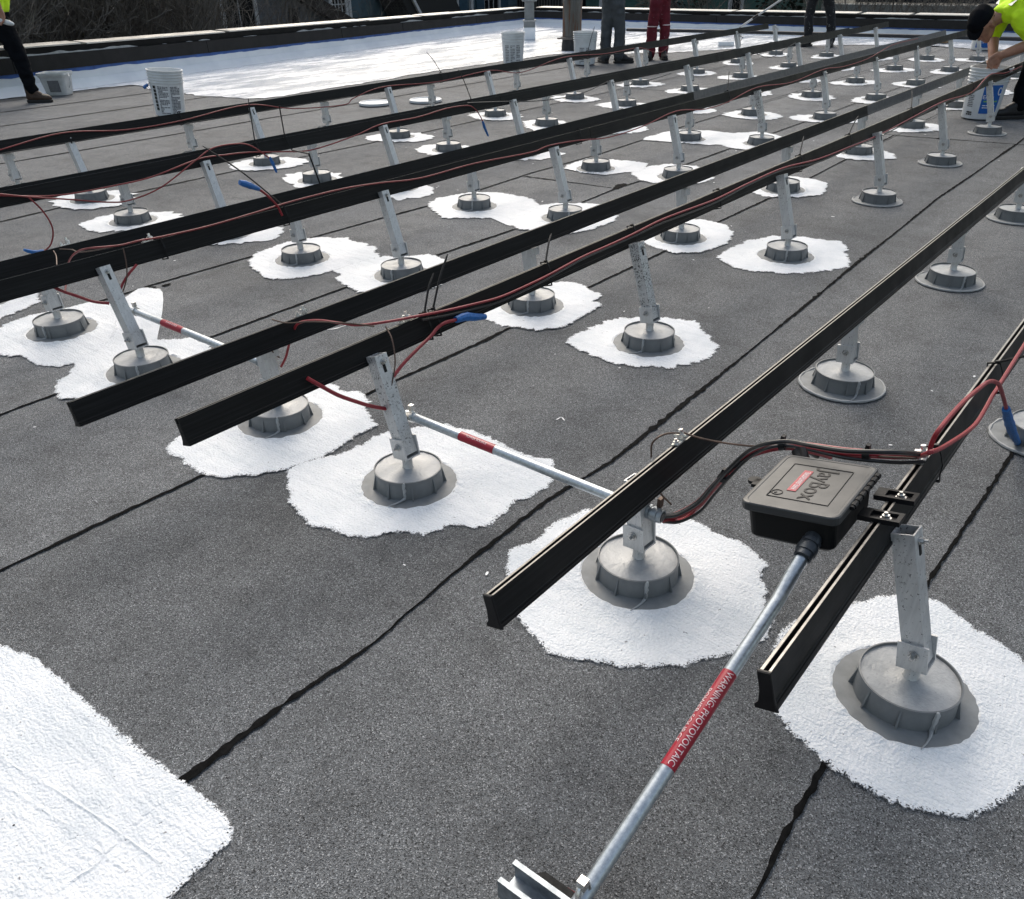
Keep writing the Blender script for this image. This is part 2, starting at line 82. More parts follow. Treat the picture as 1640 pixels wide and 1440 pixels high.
# ------------------------------------------------------------------ materials
class NT:
    def __init__(self, name):
        self.m = bpy.data.materials.new(name)
        self.m.use_nodes = True
        self.n = self.m.node_tree.nodes
        self.l = self.m.node_tree.links
        self.b = self.n['Principled BSDF']
        self.geo = None

    def pos(self):
        if self.geo is None:
            self.geo = self.n.new('ShaderNodeNewGeometry')
        return self.geo.outputs['Position']

    def objco(self):
        t = self.n.new('ShaderNodeTexCoord')
        return t.outputs['Object']

    def mapping(self, vec, scale=(1, 1, 1), rot=(0, 0, 0)):
        mp = self.n.new('ShaderNodeMapping')
        mp.inputs['Scale'].default_value = scale
        mp.inputs['Rotation'].default_value = rot
        self.l.new(vec, mp.inputs['Vector'])
        return mp.outputs[0]

    def noise(self, scale, detail=3, rough=0.55, vec=None):
        t = self.n.new('ShaderNodeTexNoise')
        t.inputs['Scale'].default_value = scale
        t.inputs['Detail'].default_value = detail
        t.inputs['Roughness'].default_value = rough
        self.l.new(vec if vec is not None else self.pos(), t.inputs['Vector'])
        return t.outputs[0]

    def voro(self, scale, vec=None):
        t = self.n.new('ShaderNodeTexVoronoi')
        t.inputs['Scale'].default_value = scale
        self.l.new(vec if vec is not None else self.pos(), t.inputs['Vector'])
        return t

    def ramp(self, fac, stops, interp='LINEAR'):
        r = self.n.new('ShaderNodeValToRGB')
        r.color_ramp.interpolation = interp
        e = r.color_ramp.elements
        while len(e) < len(stops):
            e.new(0.5)
        for k, (p, c) in enumerate(stops):
            e[k].position = p
            e[k].color = (c, c, c, 1) if isinstance(c, (int, float)) else (*c, 1)
        self.l.new(fac, r.inputs[0])
        return r.outputs[0]

    def mix(self, fac, a, b, mode='MIX'):
        x = self.n.new('ShaderNodeMix')
        x.data_type = 'RGBA'
        x.blend_type = mode
        for key, val in ((0, fac), (6, a), (7, b)):
            if isinstance(val, (int, float)):
                x.inputs[key].default_value = val if key == 0 else (val, val, val, 1)
            elif isinstance(val, tuple):
                x.inputs[key].default_value = (*val, 1)
            else:
                self.l.new(val, x.inputs[key])
        return x.outputs[2]

    def math(self, op, a, b=0.0, c=None, clamp=False):
        x = self.n.new('ShaderNodeMath')
        x.operation = op
        x.use_clamp = clamp
        for key, val in ((0, a), (1, b), (2, c)):
            if val is None:
                continue
            if isinstance(val, (int, float)):
                x.inputs[key].default_value = val
            else:
                self.l.new(val, x.inputs[key])
        return x.outputs[0]

    def attr(self, name):
        a = self.n.new('ShaderNodeAttribute')
        a.attribute_name = name
        return a.outputs['Fac']

    def bump(self, height, strength=0.3, dist=0.002):
        b = self.n.new('ShaderNodeBump')
        b.inputs['Strength'].default_value = strength
        b.inputs['Distance'].default_value = dist
        self.l.new(height, b.inputs['Height'])
        self.l.new(b.outputs[0], self.b.inputs['Normal'])

    def set(self, base=None, rough=None, metal=None, spec=None):
        for key, val in (('Base Color', base), ('Roughness', rough), ('Metallic', metal), ('Specular IOR Level', spec)):
            if val is None:
                continue
            if isinstance(val, tuple):
                self.b.inputs[key].default_value = (*val, 1)
            elif isinstance(val, (int, float)):
                self.b.inputs[key].default_value = val if key != 'Base Color' else (val, val, val, 1)
            else:
                self.l.new(val, self.b.inputs[key])
        return self.m


def plain(name, col, rough=0.5, metal=0.0, var=0.12, scale=40, bump=0.0, spec=0.5, objspace=True):
    """a surface with a little uneven colour and gloss"""
    t = NT(name)
    v = t.objco() if objspace else t.pos()
    n = t.noise(scale, 4, 0.6, v)
    lo = tuple(c * (1 - var) for c in col)
    hi = tuple(min(1, c * (1 + var)) for c in col)
    base = t.ramp(n, [(0.3, lo), (0.7, hi)])
    rg = t.ramp(t.noise(scale * 2.3, 3, 0.5, v), [(0.3, max(0.03, rough - 0.07)), (0.7, min(1, rough + 0.07))])
    if bump:
        t.bump(n, bump, 0.002)
    return t.set(base, rg, metal, spec)


M = {}


def granule_color(t):
    v = t.voro(500)
    sep = t.n.new('ShaderNodeSeparateColor')
    t.l.new(v.outputs['Color'], sep.inputs[0])
    g = t.ramp(sep.outputs[0], [(0.0, (0.016, 0.0168, 0.0175)), (0.22, (0.084, 0.088, 0.092)), (0.60, (0.124, 0.130, 0.135)), (0.90, (0.180, 0.189, 0.197)), (1.0, (0.36, 0.37, 0.38))])
    big = t.ramp(t.noise(1.1, 4, 0.6), [(0.30, 0.74), (0.50, 1.0), (0.70, 1.16)])
    med = t.ramp(t.noise(7, 4, 0.65), [(0.33, 0.78), (0.50, 1.0), (0.70, 1.12)])
    oi = t.n.new('ShaderNodeObjectInfo')
    big = t.mix(1.0, big, t.ramp(oi.outputs['Random'], [(0.0, 0.88), (1.0, 1.10)]), 'MULTIPLY')
    c = t.mix(1.0, g, big, 'MULTIPLY')
    c = t.mix(1.0, c, med, 'MULTIPLY')
    scuff = t.ramp(t.noise(16, 6, 0.75), [(0.68, 1.0), (0.78, 0.5)])
    c = t.mix(1.0, c, scuff, 'MULTIPLY')
    ln = t.math('ABSOLUTE', t.math('SUBTRACT', t.noise(2.3, 2, 0.5), 0.5))
    ln = t.math('MULTIPLY', t.math('SUBTRACT', 0.007, ln), 170.0, clamp=True)
    ln = t.math('MULTIPLY', ln, t.ramp(t.noise(1.7, 3, 0.6), [(0.54, 0.0), (0.66, 0.38)]))
    c = t.mix(ln, c, (0.03, 0.031, 0.032))
    return c, v


t = NT('mineral_cap_sheet')
gc, gv = granule_color(t)
t.bump(gv.outputs['Distance'], 0.55, 0.003)
M['roof'] = t.set(gc, 0.8, 0.0, 0.35)

t = NT('rolled_white_coating')
gv = t.voro(420)
sepc = t.n.new('ShaderNodeSeparateColor')
t.l.new(gv.outputs['Color'], sepc.inputs[0])
edge = t.attr('edge')
nz = t.noise(75, 5, 0.7)
nz2 = t.noise(22, 3, 0.6)
k = t.math('ADD', t.math('MULTIPLY', nz, 0.016), t.math('MULTIPLY', nz2, 0.010))
k = t.math('ADD', k, t.math('MULTIPLY', t.math('POWER', sepc.outputs[0], 3.0), 0.011))
thr = t.math('SUBTRACT', edge, t.math('SUBTRACT', k, 0.010))
mask = t.math('MULTIPLY', thr, 230.0, clamp=True)
fine = t.ramp(t.noise(210, 3, 0.6), [(0.32, 0.90), (0.56, 1.0)])
pit = t.ramp(t.noise(6, 5, 0.7), [(0.32, (0.60, 0.64, 0.675)), (0.62, (0.765, 0.785, 0.805))])
spk = t.ramp(t.noise(95, 2, 0.5), [(0.735, 1.0), (0.765, 0.35)])
pit = t.mix(1.0, pit, spk, 'MULTIPLY')
stroke = t.noise(26, 4, 0.65, t.mapping(t.pos(), (1.0, 0.22, 1.0), (0, 0, 0.35)))
t.bump(t.math('ADD', t.math('MULTIPLY', t.noise(170, 2, 0.5), 1.2), t.math('MULTIPLY', stroke, 2.6)), 0.62, 0.005)
t.l.new(mask, t.b.inputs['Alpha'])
M['paint'] = t.set(t.mix(1.0, pit, fine, 'MULTIPLY'), t.ramp(t.noise(12, 3), [(0.3, 0.42), (0.7, 0.62)]), 0.0, 0.45)

t = NT('wet_white_coating')
st = t.mapping(t.pos(), (1.0, 3.2, 1.0), (0, 0, 0.5))
wet = t.noise(1.1, 6, 0.62, st)
wet2 = t.noise(7, 5, 0.7, st)
base = t.ramp(wet2, [(0.34, (0.36, 0.41, 0.48)), (0.60, (0.76, 0.78, 0.81))])
t.bump(t.math('ADD', t.math('MULTIPLY', wet2, 1.2), t.noise(28, 4, 0.65)), 0.16, 0.03)
M['wet'] = t.set(base, t.ramp(wet, [(0.40, 0.10), (0.62, 0.42)]), 0.0, 0.5)

t = NT('bitumen_bleed')
t.bump(t.noise(90, 4, 0.7), 0.5, 0.004)
M['bitumen'] = t.set(t.ramp(t.noise(55, 4, 0.7), [(0.35, (0.003, 0.003, 0.003)), (0.75, (0.011, 0.011, 0.011))]), 0.9, 0.0, 0.06)

M['puck'] = plain('shaded_puck_plastic', (0.15, 0.160, 0.165), 0.48, 0, 0.10, 30, 0.05)  # backlit shade of the puck sides put into a darker grey
t = NT('pourable_sealer')
n1 = t.noise(28, 5, 0.65)
t.bump(n1, 0.35, 0.01)
sp = t.ramp(t.noise(170, 3, 0.6), [(0.68, 1.0), (0.74, 0.35)])
M['sealer'] = t.set(t.mix(1.0, t.ramp(n1, [(0.3, (0.27, 0.282, 0.288)), (0.7, (0.40, 0.412, 0.416))]), sp, 'MULTIPLY'), t.ramp(t.noise(14), [(0.35, 0.28), (0.65, 0.55)]), 0, 0.5)  # lit look of the puck tops put into the paler sealer colour
M['flange'] = plain('grey_sealant_flange', (0.185, 0.196, 0.199), 0.6, 0, 0.16, 24, 0.25)


def alu(name, speckle):
    t = NT(name)
    v = t.mapping(t.objco(), (60, 60, 6))
    st = t.noise(2.2, 4, 0.6, v)
    base = t.ramp(st, [(0.25, (0.50, 0.505, 0.505)), (0.75, (0.70, 0.705, 0.70))])
    sp = t.noise(190, 4, 0.75, t.objco())
    clus = t.noise(14, 3, 0.6, t.objco())
    sm = t.math('ADD', sp, t.math('MULTIPLY', clus, 0.35))
    spk = t.ramp(sm, [(speckle, 1.0), (speckle + 0.03, 0.10)])
    return t.set(t.mix(1.0, base, spk, 'MULTIPLY'), t.ramp(st, [(0.3, 0.38), (0.7, 0.55)]), 0.55, 0.5)


M['alu'] = alu('mill_aluminium', 0.80)
M['alu_speckled'] = alu('mill_aluminium_speckled', 0.725)
M['alu_scuffed'] = alu('mill_aluminium_scuffed', 0.765)
M['bolt'] = plain('stainless_bolt', (0.46, 0.46, 0.45), 0.3, 0.9, 0.2, 90)
M['bright'] = plain('tinned_lug', (0.72, 0.71, 0.68), 0.28, 0.9, 0.15, 120)

t = NT('black_anodised_rail')
v = t.mapping(t.pos(), (1.2, 60, 60))
dust = t.ramp(t.noise(3.0, 5, 0.7, v), [(0.42, (0.0065, 0.0068, 0.007)), (0.78, (0.017, 0.0175, 0.018))])
fl = t.ramp(t.noise(140, 3, 0.7), [(0.66, 0.0), (0.78, 0.35)])
M['rail'] = t.set(t.mix(fl, dust, (0.06, 0.06, 0.058)), t.ramp(t.noise(8, 4, 0.6), [(0.3, 0.38), (0.7, 0.54)]), 0.0, 0.16)
M['rail_edge'] = plain('sky_glint_rail_lip', (0.20, 0.195, 0.185), 0.35, 0.7, 0.25, 60, objspace=False)  # sky highlight along the rail lips put into a lighter colour
M['rail_grey'] = plain('lighter_grey_rail', (0.10, 0.10, 0.10), 0.5, 0.2, 0.25, 30, objspace=False)  # far lengths of two low rails in a lighter grey
M['black_plastic'] = plain('black_plastic', (0.008, 0.008, 0.009), 0.45, 0, 0.2, 60, 0.04, spec=0.25)
t = NT('shaded_box_polymer')
M['box'] = t.set(t.ramp(t.noise(9, 4, 0.6, t.objco()), [(0.3, (0.006, 0.0062, 0.0064)), (0.7, (0.010, 0.010, 0.010))]), t.ramp(t.noise(26, 4, 0.6, t.objco()), [(0.3, 0.42), (0.7, 0.56)]), 0, 0.22)  # box sides kept darker, their shade put into the colour
t = NT('skylit_lid_polymer')
M['lid'] = t.set(t.ramp(t.noise(9, 4, 0.6, t.objco()), [(0.3, (0.032, 0.034, 0.035)), (0.7, (0.043, 0.045, 0.046))]), t.ramp(t.noise(26, 4, 0.6, t.objco()), [(0.3, 0.36), (0.7, 0.5)]), 0, 0.55)  # same polymer made paler, sky light on the lid put into colour
M['red_wire'] = plain('red_wire_jacket', (0.24, 0.014, 0.022), 0.45, 0, 0.15, 50)
M['red_wire_faded'] = plain('faded_red_wire_jacket', (0.20, 0.024, 0.026), 0.55, 0, 0.2, 30)
M['black_wire'] = plain('black_wire_jacket', (0.010, 0.010, 0.011), 0.4, 0, 0.2, 50)
M['brown_wire'] = plain('bare_copper_wire', (0.085, 0.052, 0.038), 0.5, 0.4, 0.25, 80)
M['blue_tape'] = plain('blue_tape', (0.012, 0.115, 0.36), 0.55, 0, 0.25, 120, 0.4)
t = NT('galvanised_conduit')
sp = t.noise(120, 5, 0.7)
M['emt'] = t.set(t.ramp(sp, [(0.3, (0.36, 0.40, 0.43)), (0.7, (0.62, 0.66, 0.68))]), t.ramp(t.noise(45, 4, 0.7), [(0.3, 0.28), (0.7, 0.5)]), 0.85, 0.5)
M['zinc'] = plain('zinc_fitting', (0.30, 0.33, 0.355), 0.42, 0.75, 0.3, 60, objspace=False)
M['dark_fitting'] = plain('dark_grey_fitting', (0.045, 0.052, 0.060), 0.42, 0.4, 0.3, 60, objspace=False)
M['red_label'] = plain('red_label_film', (0.33, 0.010, 0.026), 0.35, 0, 0.10, 30)
M['pale_print'] = plain('pale_print', (0.74, 0.60, 0.60), 0.5, 0, 0.08, 30)
M['white_print'] = plain('white_print', (0.78, 0.79, 0.80), 0.5, 0, 0.05, 30)
M['pail'] = plain('white_pail_plastic', (0.66, 0.68, 0.69), 0.42, 0, 0.09, 12, 0.04)
M['grey_print'] = plain('grey_print', (0.15, 0.155, 0.17), 0.6, 0, 0.2, 60)
M['blue_print'] = plain('blue_print', (0.008, 0.11, 0.42), 0.45, 0, 0.06, 20)
M['green_print'] = plain('green_print', (0.16, 0.42, 0.14), 0.5, 0, 0.06, 20)
M['clear_tub'] = plain('cloudy_tub_plastic', (0.55, 0.57, 0.58), 0.35, 0, 0.15, 14, 0.05)
M['hivis'] = plain('hi_vis_fabric', (0.58, 0.90, 0.012), 0.8, 0, 0.10, 14, 0.25)
M['reflect'] = plain('silver_reflective_tape', (0.42, 0.44, 0.44), 0.45, 0.2, 0.1, 40)
M['skin'] = plain('skin', (0.36, 0.185, 0.125), 0.55, 0, 0.14, 22, 0.08)
M['hair'] = plain('short_brown_hair', (0.05, 0.035, 0.025), 0.8, 0, 0.3, 120, 0.5)
M['black_cloth'] = plain('black_work_cloth', (0.006, 0.007, 0.0095), 0.95, 0, 0.35, 10, 0.45, spec=0.08)
M['grey_cloth'] = plain('grey_work_cloth', (0.060, 0.067, 0.074), 0.88, 0, 0.22, 9, 0.4)
t = NT('red_work_cloth')
n = t.noise(9, 4, 0.6)
t.bump(n, 0.4, 0.01)
spl = t.ramp(t.noise(42, 3, 0.6), [(0.70, 0.0), (0.73, 0.55)])
M['red_cloth'] = t.set(t.mix(spl, t.ramp(n, [(0.3, (0.085, 0.004, 0.012)), (0.7, (0.15, 0.008, 0.022))]), (0.5, 0.42, 0.42)), 0.85)
t = NT('paint_spattered_cloth')
n = t.noise(8, 4, 0.6)
t.bump(n, 0.4, 0.01)
spl = t.ramp(t.noise(26, 5, 0.75), [(0.60, 0.0), (0.66, 0.7)])
M['splat_cloth'] = t.set(t.mix(spl, (0.010, 0.011, 0.014), (0.30, 0.30, 0.29)), 0.85)
M['boot_brown'] = plain('brown_boot_leather', (0.050, 0.026, 0.015), 0.6, 0, 0.35, 40, 0.3)
M['boot_black'] = plain('black_boot_leather', (0.008, 0.008, 0.009), 0.55, 0, 0.3, 40, 0.3)
M['pale_leather'] = plain('scuffed_toe', (0.24, 0.20, 0.15), 0.7, 0, 0.3, 40, 0.2)
M['coping'] = plain('dark_bronze_coping', (0.019, 0.0185, 0.0185), 0.6, 0.0, 0.2, 6, spec=0.2, objspace=False)
M['coping_dark'] = plain('dark_coping_band', (0.008, 0.008, 0.008), 0.7, 0.0, 0.25, 8, spec=0.2, objspace=False)  # band above the coping sheets, a darker tone than theirs
M['cap_metal'] = plain('sky_glint_coping_edge', (0.50, 0.485, 0.45), 0.38, 0.4, 0.15, 2, objspace=False)  # reflected sky put into the pale colour of the metal cap
M['scrap'] = plain('grey_membrane_edge', (0.33, 0.34, 0.34), 0.7, 0, 0.2, 18, 0.2, objspace=False)
t = NT('white_upstand_coating')
n = t.noise(2.2, 5, 0.6)
t.bump(t.math('ADD', n, t.math('MULTIPLY', t.noise(30, 4, 0.6), 0.3)), 0.25, 0.03)
M['upstand'] = t.set(t.ramp(n, [(0.3, (0.60, 0.64, 0.69)), (0.7, (0.76, 0.79, 0.82))]), 0.4)
M['mask_tape'] = plain('blue_masking_tape', (0.03, 0.09, 0.30), 0.6, 0, 0.3, 10, objspace=False)
t = NT('rusty_stack_metal')
v = t.mapping(t.pos(), (9, 9, 1.1))
r = t.noise(1.6, 5, 0.7, v)
M['stack'] = t.set(t.ramp(r, [(0.36, (0.13, 0.135, 0.13)), (0.52, (0.095, 0.09, 0.08)), (0.60, (0.11, 0.045, 0.018)), (0.72, (0.04, 0.018, 0.010))]), 0.6, 0.2)
M['vent'] = plain('painted_grey_vent', (0.17, 0.185, 0.19), 0.6, 0, 0.25, 6, objspace=False)
M['wood'] = plain('timber_block', (0.17, 0.115, 0.065), 0.8, 0, 0.3, 30, 0.3)
M['gas_pipe'] = plain('black_gas_pipe', (0.008, 0.009, 0.012), 0.5, 0, 0.3, 8, objspace=False)
M['rubber'] = plain('recycled_rubber', (0.009, 0.009, 0.009), 0.85, 0, 0.3, 60, 0.4)
M['red_stripe'] = plain('red_reflective_stripe', (0.22, 0.006, 0.012), 0.4, 0, 0.3, 60)


def siding(name, col, pitch):
    t = NT(name)
    sep = t.n.new('ShaderNodeSeparateXYZ')
    t.l.new(t.pos(), sep.inputs[0])
    fr = t.math('FRACT', t.math('MULTIPLY', sep.outputs[2], 1.0 / pitch))
    line = t.ramp(fr, [(0.0, 0.35), (0.09, 1.0), (1.0, 0.92)])
    n = t.ramp(t.noise(3, 5, 0.65), [(0.3, tuple(c * 0.75 for c in col)), (0.7, tuple(c * 1.2 for c in col))])
    t.bump(fr, 0.5, 0.02)
    return t.set(t.mix(1.0, n, line, 'MULTIPLY'), 0.75)


M['siding_slate'] = siding('slate_clapboard', (0.12, 0.135, 0.155), 0.11)
M['siding_blue'] = siding('blue_shingle_siding', (0.085, 0.14, 0.175), 0.42)
M['siding_green'] = siding('green_clapboard', (0.05, 0.115, 0.098), 0.12)
M['siding_navy'] = siding('navy_clapboard', (0.012, 0.016, 0.026), 0.12)
t = NT('roof_shingles')
bk = t.n.new('ShaderNodeTexBrick')
bk.inputs['Scale'].default_value = 5.0
bk.inputs['Color1'].default_value = (0.075, 0.072, 0.072, 1)
bk.inputs['Color2'].default_value = (0.125, 0.12, 0.115, 1)
bk.inputs['Mortar'].default_value = (0.02, 0.02, 0.02, 1)
t.l.new(t.objco(), bk.inputs['Vector'])
M['shingle'] = t.set(bk.outputs[0], 0.85)
M['trim'] = plain('white_trim_paint', (0.50, 0.51, 0.52), 0.6, 0, 0.1, 10)
M['dark_trim'] = plain('dark_brown_trim', (0.030, 0.022, 0.018), 0.7, 0, 0.25, 10)
M['shutter'] = plain('blue_shutter_paint', (0.030, 0.070, 0.105), 0.6, 0, 0.15, 10)
M['pane'] = plain('window_glass', (0.012, 0.014, 0.016), 0.08, 0, 0.2, 3)
M['bark'] = plain('grey_bark', (0.125, 0.115, 0.102), 0.9, 0, 0.5, 6, 0.3)
M['bark_pale'] = plain('pale_twig_bark', (0.12, 0.11, 0.095), 0.9, 0, 0.3, 25)
M['needle'] = plain('dark_evergreen', (0.012, 0.022, 0.014), 0.8, 0, 0.4, 5)
M['earth'] = plain('winter_ground', (0.050, 0.046, 0.036), 0.95, 0, 0.35, 0.8, objspace=False)
M['fascia'] = plain('grey_fascia', (0.20, 0.21, 0.20), 0.6, 0, 0.12, 5, objspace=False)
M['masonry'] = plain('buff_masonry', (0.13, 0.115, 0.10), 0.85, 0, 0.2, 8, objspace=False)


# ------------------------------------------------------------------ mesh helpers
class MB:
    def __init__(self):
        self.v, self.f, self.s = [], [], []

    def add(self, vs, fs, smooth=False):
        o = len(self.v)
        self.v += [tuple(p) for p in vs]
        self.f += [tuple(i + o for i in f) for f in fs]
        self.s += [smooth] * len(fs)
        return self

    def box(self, c, s, rot=None):
        hx, hy, hz = s[0] / 2, s[1] / 2, s[2] / 2
        p = [Vector((x, y, z)) for x in (-hx, hx) for y in (-hy, hy) for z in (-hz, hz)]
        if rot is not None:
            p = [rot @ q for q in p]
        c = Vector(c)
        self.add([q + c for q in p], [(0, 1, 3, 2), (4, 6, 7, 5), (0, 4, 5, 1), (2, 3, 7, 6), (0, 2, 6, 4), (1, 5, 7, 3)])
        return self

    def bbox(self, c, s, b, rot=None):
        """box with chamfered vertical edges and top"""
        hx, hy, hz = s[0] / 2, s[1] / 2, s[2] / 2

        def ring(x, y, z, r):
            q = []
            for cx, cy, a0 in ((x - r, y - r, 0), (-(x - r), y - r, 90), (-(x - r), -(y - r), 180), (x - r, -(y - r), 270)):
                for k in range(4):
                    a = math.radians(a0 + 30 * k)
                    q.append(Vector((cx + r * math.cos(a), cy + r * math.sin(a), z)))
            return q
        rings = [ring(hx - b * 0.6, hy - b * 0.6, -hz, b), ring(hx, hy, -hz + b * 0.6, b), ring(hx, hy, hz - b * 0.6, b), ring(hx - b * 0.6, hy - b * 0.6, hz, b)]
        self.loft(rings, Vector(c), rot)
        return self

    def loft(self, rings, c=Vector((0, 0, 0)), rot=None, smooth=False, caps=True, closed=True):
        n = len(rings[0])
        vs = []
        for r in rings:
            for p in r:
                p = Vector(p)
                vs.append((rot @ p if rot is not None else p) + c)
        fs = []
        for k in range(len(rings) - 1):
            for j in range(n if closed else n - 1):
                a, b = k * n + j, k * n + (j + 1) % n
                fs.append((a, b, b + n, a + n))
        self.add(vs, fs, smooth)
        if caps:
            o = len(self.v) - len(vs)
            self.f.append(tuple(o + j for j in reversed(range(n))))
            self.f.append(tuple(o + (len(rings) - 1) * n + j for j in range(n)))
            self.s += [False, False]
        return self

    def lathe(self, prof, n=24, c=(0, 0, 0), rot=None, smooth=True, caps=True):
        rings = [[(r * math.cos(2 * PI * j / n), r * math.sin(2 * PI * j / n), z) for j in range(n)] for r, z in prof]
        return self.loft(rings, Vector(c), rot, smooth, caps)

    def tube(self, pts, r, n=7, caps=True, smooth=True):
        pts = [Vector(p) for p in pts]
        rs = r if isinstance(r, (list, tuple)) else [r] * len(pts)
        rings = []
        up = None
        for k, p in enumerate(pts):
            d = (pts[min(k + 1, len(pts) - 1)] - pts[max(k - 1, 0)])
            if d.length < 1e-9:
                d = Vector((0, 0, 1))
            d.normalize()
            if up is None:
                up = d.orthogonal().normalized()
            up = (up - d * up.dot(d))
            if up.length < 1e-6:
                up = d.orthogonal()
            up.normalize()
            sd = d.cross(up)
            rings.append([p + (up * math.cos(2 * PI * j / n) + sd * math.sin(2 * PI * j / n)) * rs[k] for j in range(n)])
        return self.loft(rings, smooth=smooth, caps=caps)

    def mesh(self, name):
        me = bpy.data.meshes.new(name)
        me.from_pydata(self.v, [], self.f)
        me.update()
        if any(self.s):
            me.polygons.foreach_set('use_smooth', self.s)
            me.set_sharp_from_angle(angle=math.radians(38))
        me.update()
        return me

    def build(self, name, mat, parent=None):
        return put(name, self.mesh(name), mat, parent)


def put(name, me, mat, parent=None, loc=None):
    if mat is not None and len(me.materials) == 0:
        me.materials.append(M[mat])
    o = bpy.data.objects.new(name, me)
    COL.objects.link(o)
    if parent is not None:
        o.parent = parent
    if loc is not None:
        o.location = loc
    return o


def tag(o, label, cat, group=None, kind=None):
    o['label'] = label
    o['category'] = cat
    if group:
        o['group'] = group
    if kind:
        o['kind'] = kind
    return o


def empty(name, loc=(0, 0, 0), rz=0.0):
    o = bpy.data.objects.new(name, None)
    COL.objects.link(o)
    o.location = loc
    o.rotation_euler = (0, 0, rz)
    o.empty_display_size = 0.1
    return o


def spline(pts, sub=6):
    p = [Vector(q) for q in pts]
    p = [p[0] * 2 - p[1]] + p + [p[-1] * 2 - p[-2]]
    out = []
    for k in range(1, len(p) - 2):
        for s in range(sub):
            u = s / sub
            a, b, c, d = p[k - 1], p[k], p[k + 1], p[k + 2]
            out.append(0.5 * ((2 * b) + (c - a) * u + (2 * a - 5 * b + 4 * c - d) * u * u + (3 * b - a - 3 * c + d) * u ** 3))
    out.append(p[-2])
    return out


def text_mesh(body, size, extrude=0.0, align='CENTER'):
    cu = bpy.data.curves.new('lettering', 'FONT')
    cu.body = body
    cu.size = size
    cu.extrude = extrude
    cu.align_x = align
    cu.align_y = 'CENTER'
    cu.resolution_u = 3
    o = bpy.data.objects.new('lettering', cu)
    COL.objects.link(o)
    dg = bpy.context.evaluated_depsgraph_get()
    me = bpy.data.meshes.new_from_object(o.evaluated_get(dg))
    bpy.data.objects.remove(o)
    me.materials.clear()
    return me


def xform(me, fn):
    for v in me.vertices:
        v.co = fn(v.co)
    me.update()
    return me


ORD = ['first', 'second', 'third', 'fourth', 'fifth', 'sixth', 'seventh', 'eighth', 'ninth', 'tenth', 'eleventh', 'twelfth']
RX = lambda a: Matrix.Rotation(a, 3, 'X')
RY = lambda a: Matrix.Rotation(a, 3, 'Y')
RZ = lambda a: Matrix.Rotation(a, 3, 'Z')

# ================================================================== the roof
YB = [-2.42, -1.56, -0.69, 0.165, 1.03, 1.87, 2.69, 3.40, 4.24, 5.07, 5.88, 6.71, 7.55, 8.40, 9.25, 10.08, 10.95, 11.9]
roof = MB().box((6.2, 4.75, -0.16), (19.0, 14.5, 0.30)).build('roof', 'masonry')
roof['kind'] = 'structure'
LAPS = {3: 'S0', 4: 'S1', 5: 'S2', 6: 'S3', 7: 'S4', 9: 'S5', 11: 'S6'}


def lap_y(k, x):
    pts = SEAMS.get(LAPS.get(k))
    if not pts:
        return YB[k]
    if x <= pts[0][0]:
        return pts[0][1]
    for a, b in zip(pts[:-1], pts[1:]):
        if x <= b[0]:
            return a[1] + (b[1] - a[1]) * (x - a[0]) / max(1e-6, b[0] - a[0])
    return pts[-1][1]


for k in range(len(YB) - 1):
    y0, y1 = YB[k], YB[k + 1]
    nx = 90
    vs, fs = [], []
    for j in range(nx + 1):
        x = -3.2 + 18.8 * j / nx
        vs += [(x, lap_y(k, x), 0.0030), (x, lap_y(k + 1, x) + 0.004, 0.0)]
    for j in range(nx):
        a = 2 * j
        fs.append((a, a + 2, a + 3, a + 1))
    MB().add(vs, fs).build('membrane_sheet', 'roof', roof)


def ribbon(pts, wmin, wmax, z, seed, step=0.012, dome=0.002):
    """wobbly line of bitumen squeezed out of a lap"""
    P = [Vector((p[0], p[1], 0)) for p in pts]
    line = []
    for a, b in zip(P[:-1], P[1:]):
        m = max(1, int((b - a).length / step))
        line += [a.lerp(b, i / m) for i in range(m)]
    line.append(P[-1])
    mb = MB()
    vs = []
    for i, p in enumerate(line):
        d = (line[min(i + 1, len(line) - 1)] - line[max(i - 1, 0)]).normalized()
        nrm = Vector((-d.y, d.x, 0))
        s = i * step
        w = wmin + (wmax - wmin) * max(0.0, min(1.0, 0.5 + 0.9 * noise.noise(Vector((s * 1.7, seed, 0)))))
        w *= max(0.25, 1.0 + 0.5 * noise.noise(Vector((s * 9, seed, 4))))
        off = 0.006 * noise.noise(Vector((s * 1.3, seed, 9))) + 0.003 * noise.noise(Vector((s * 12, seed, 2)))
        jl = w * 0.6 * noise.noise(Vector((s * 38, seed, 5)))
        jr = w * 0.6 * noise.noise(Vector((s * 38, seed, 7)))
        q = p + nrm * off
        vs += [q + nrm * (w / 2 + jl) + Vector((0, 0, z)), q + Vector((0, 0, z + dome)), q - nrm * (w / 2 + jr) + Vector((0, 0, z))]
    fs = []
    for i in range(len(line) - 1):
        a = 3 * i
        fs += [(a, a + 1, a + 4, a + 3), (a + 1, a + 2, a + 5, a + 4)]
    return mb.add(vs, fs, True)


def seam(pts, wmin, wmax, seed, step=0.012):
    return ribbon(pts, wmin, wmax, 0.0036, seed, step, 0.0009).build('seam_bitumen', 'bitumen', roof)


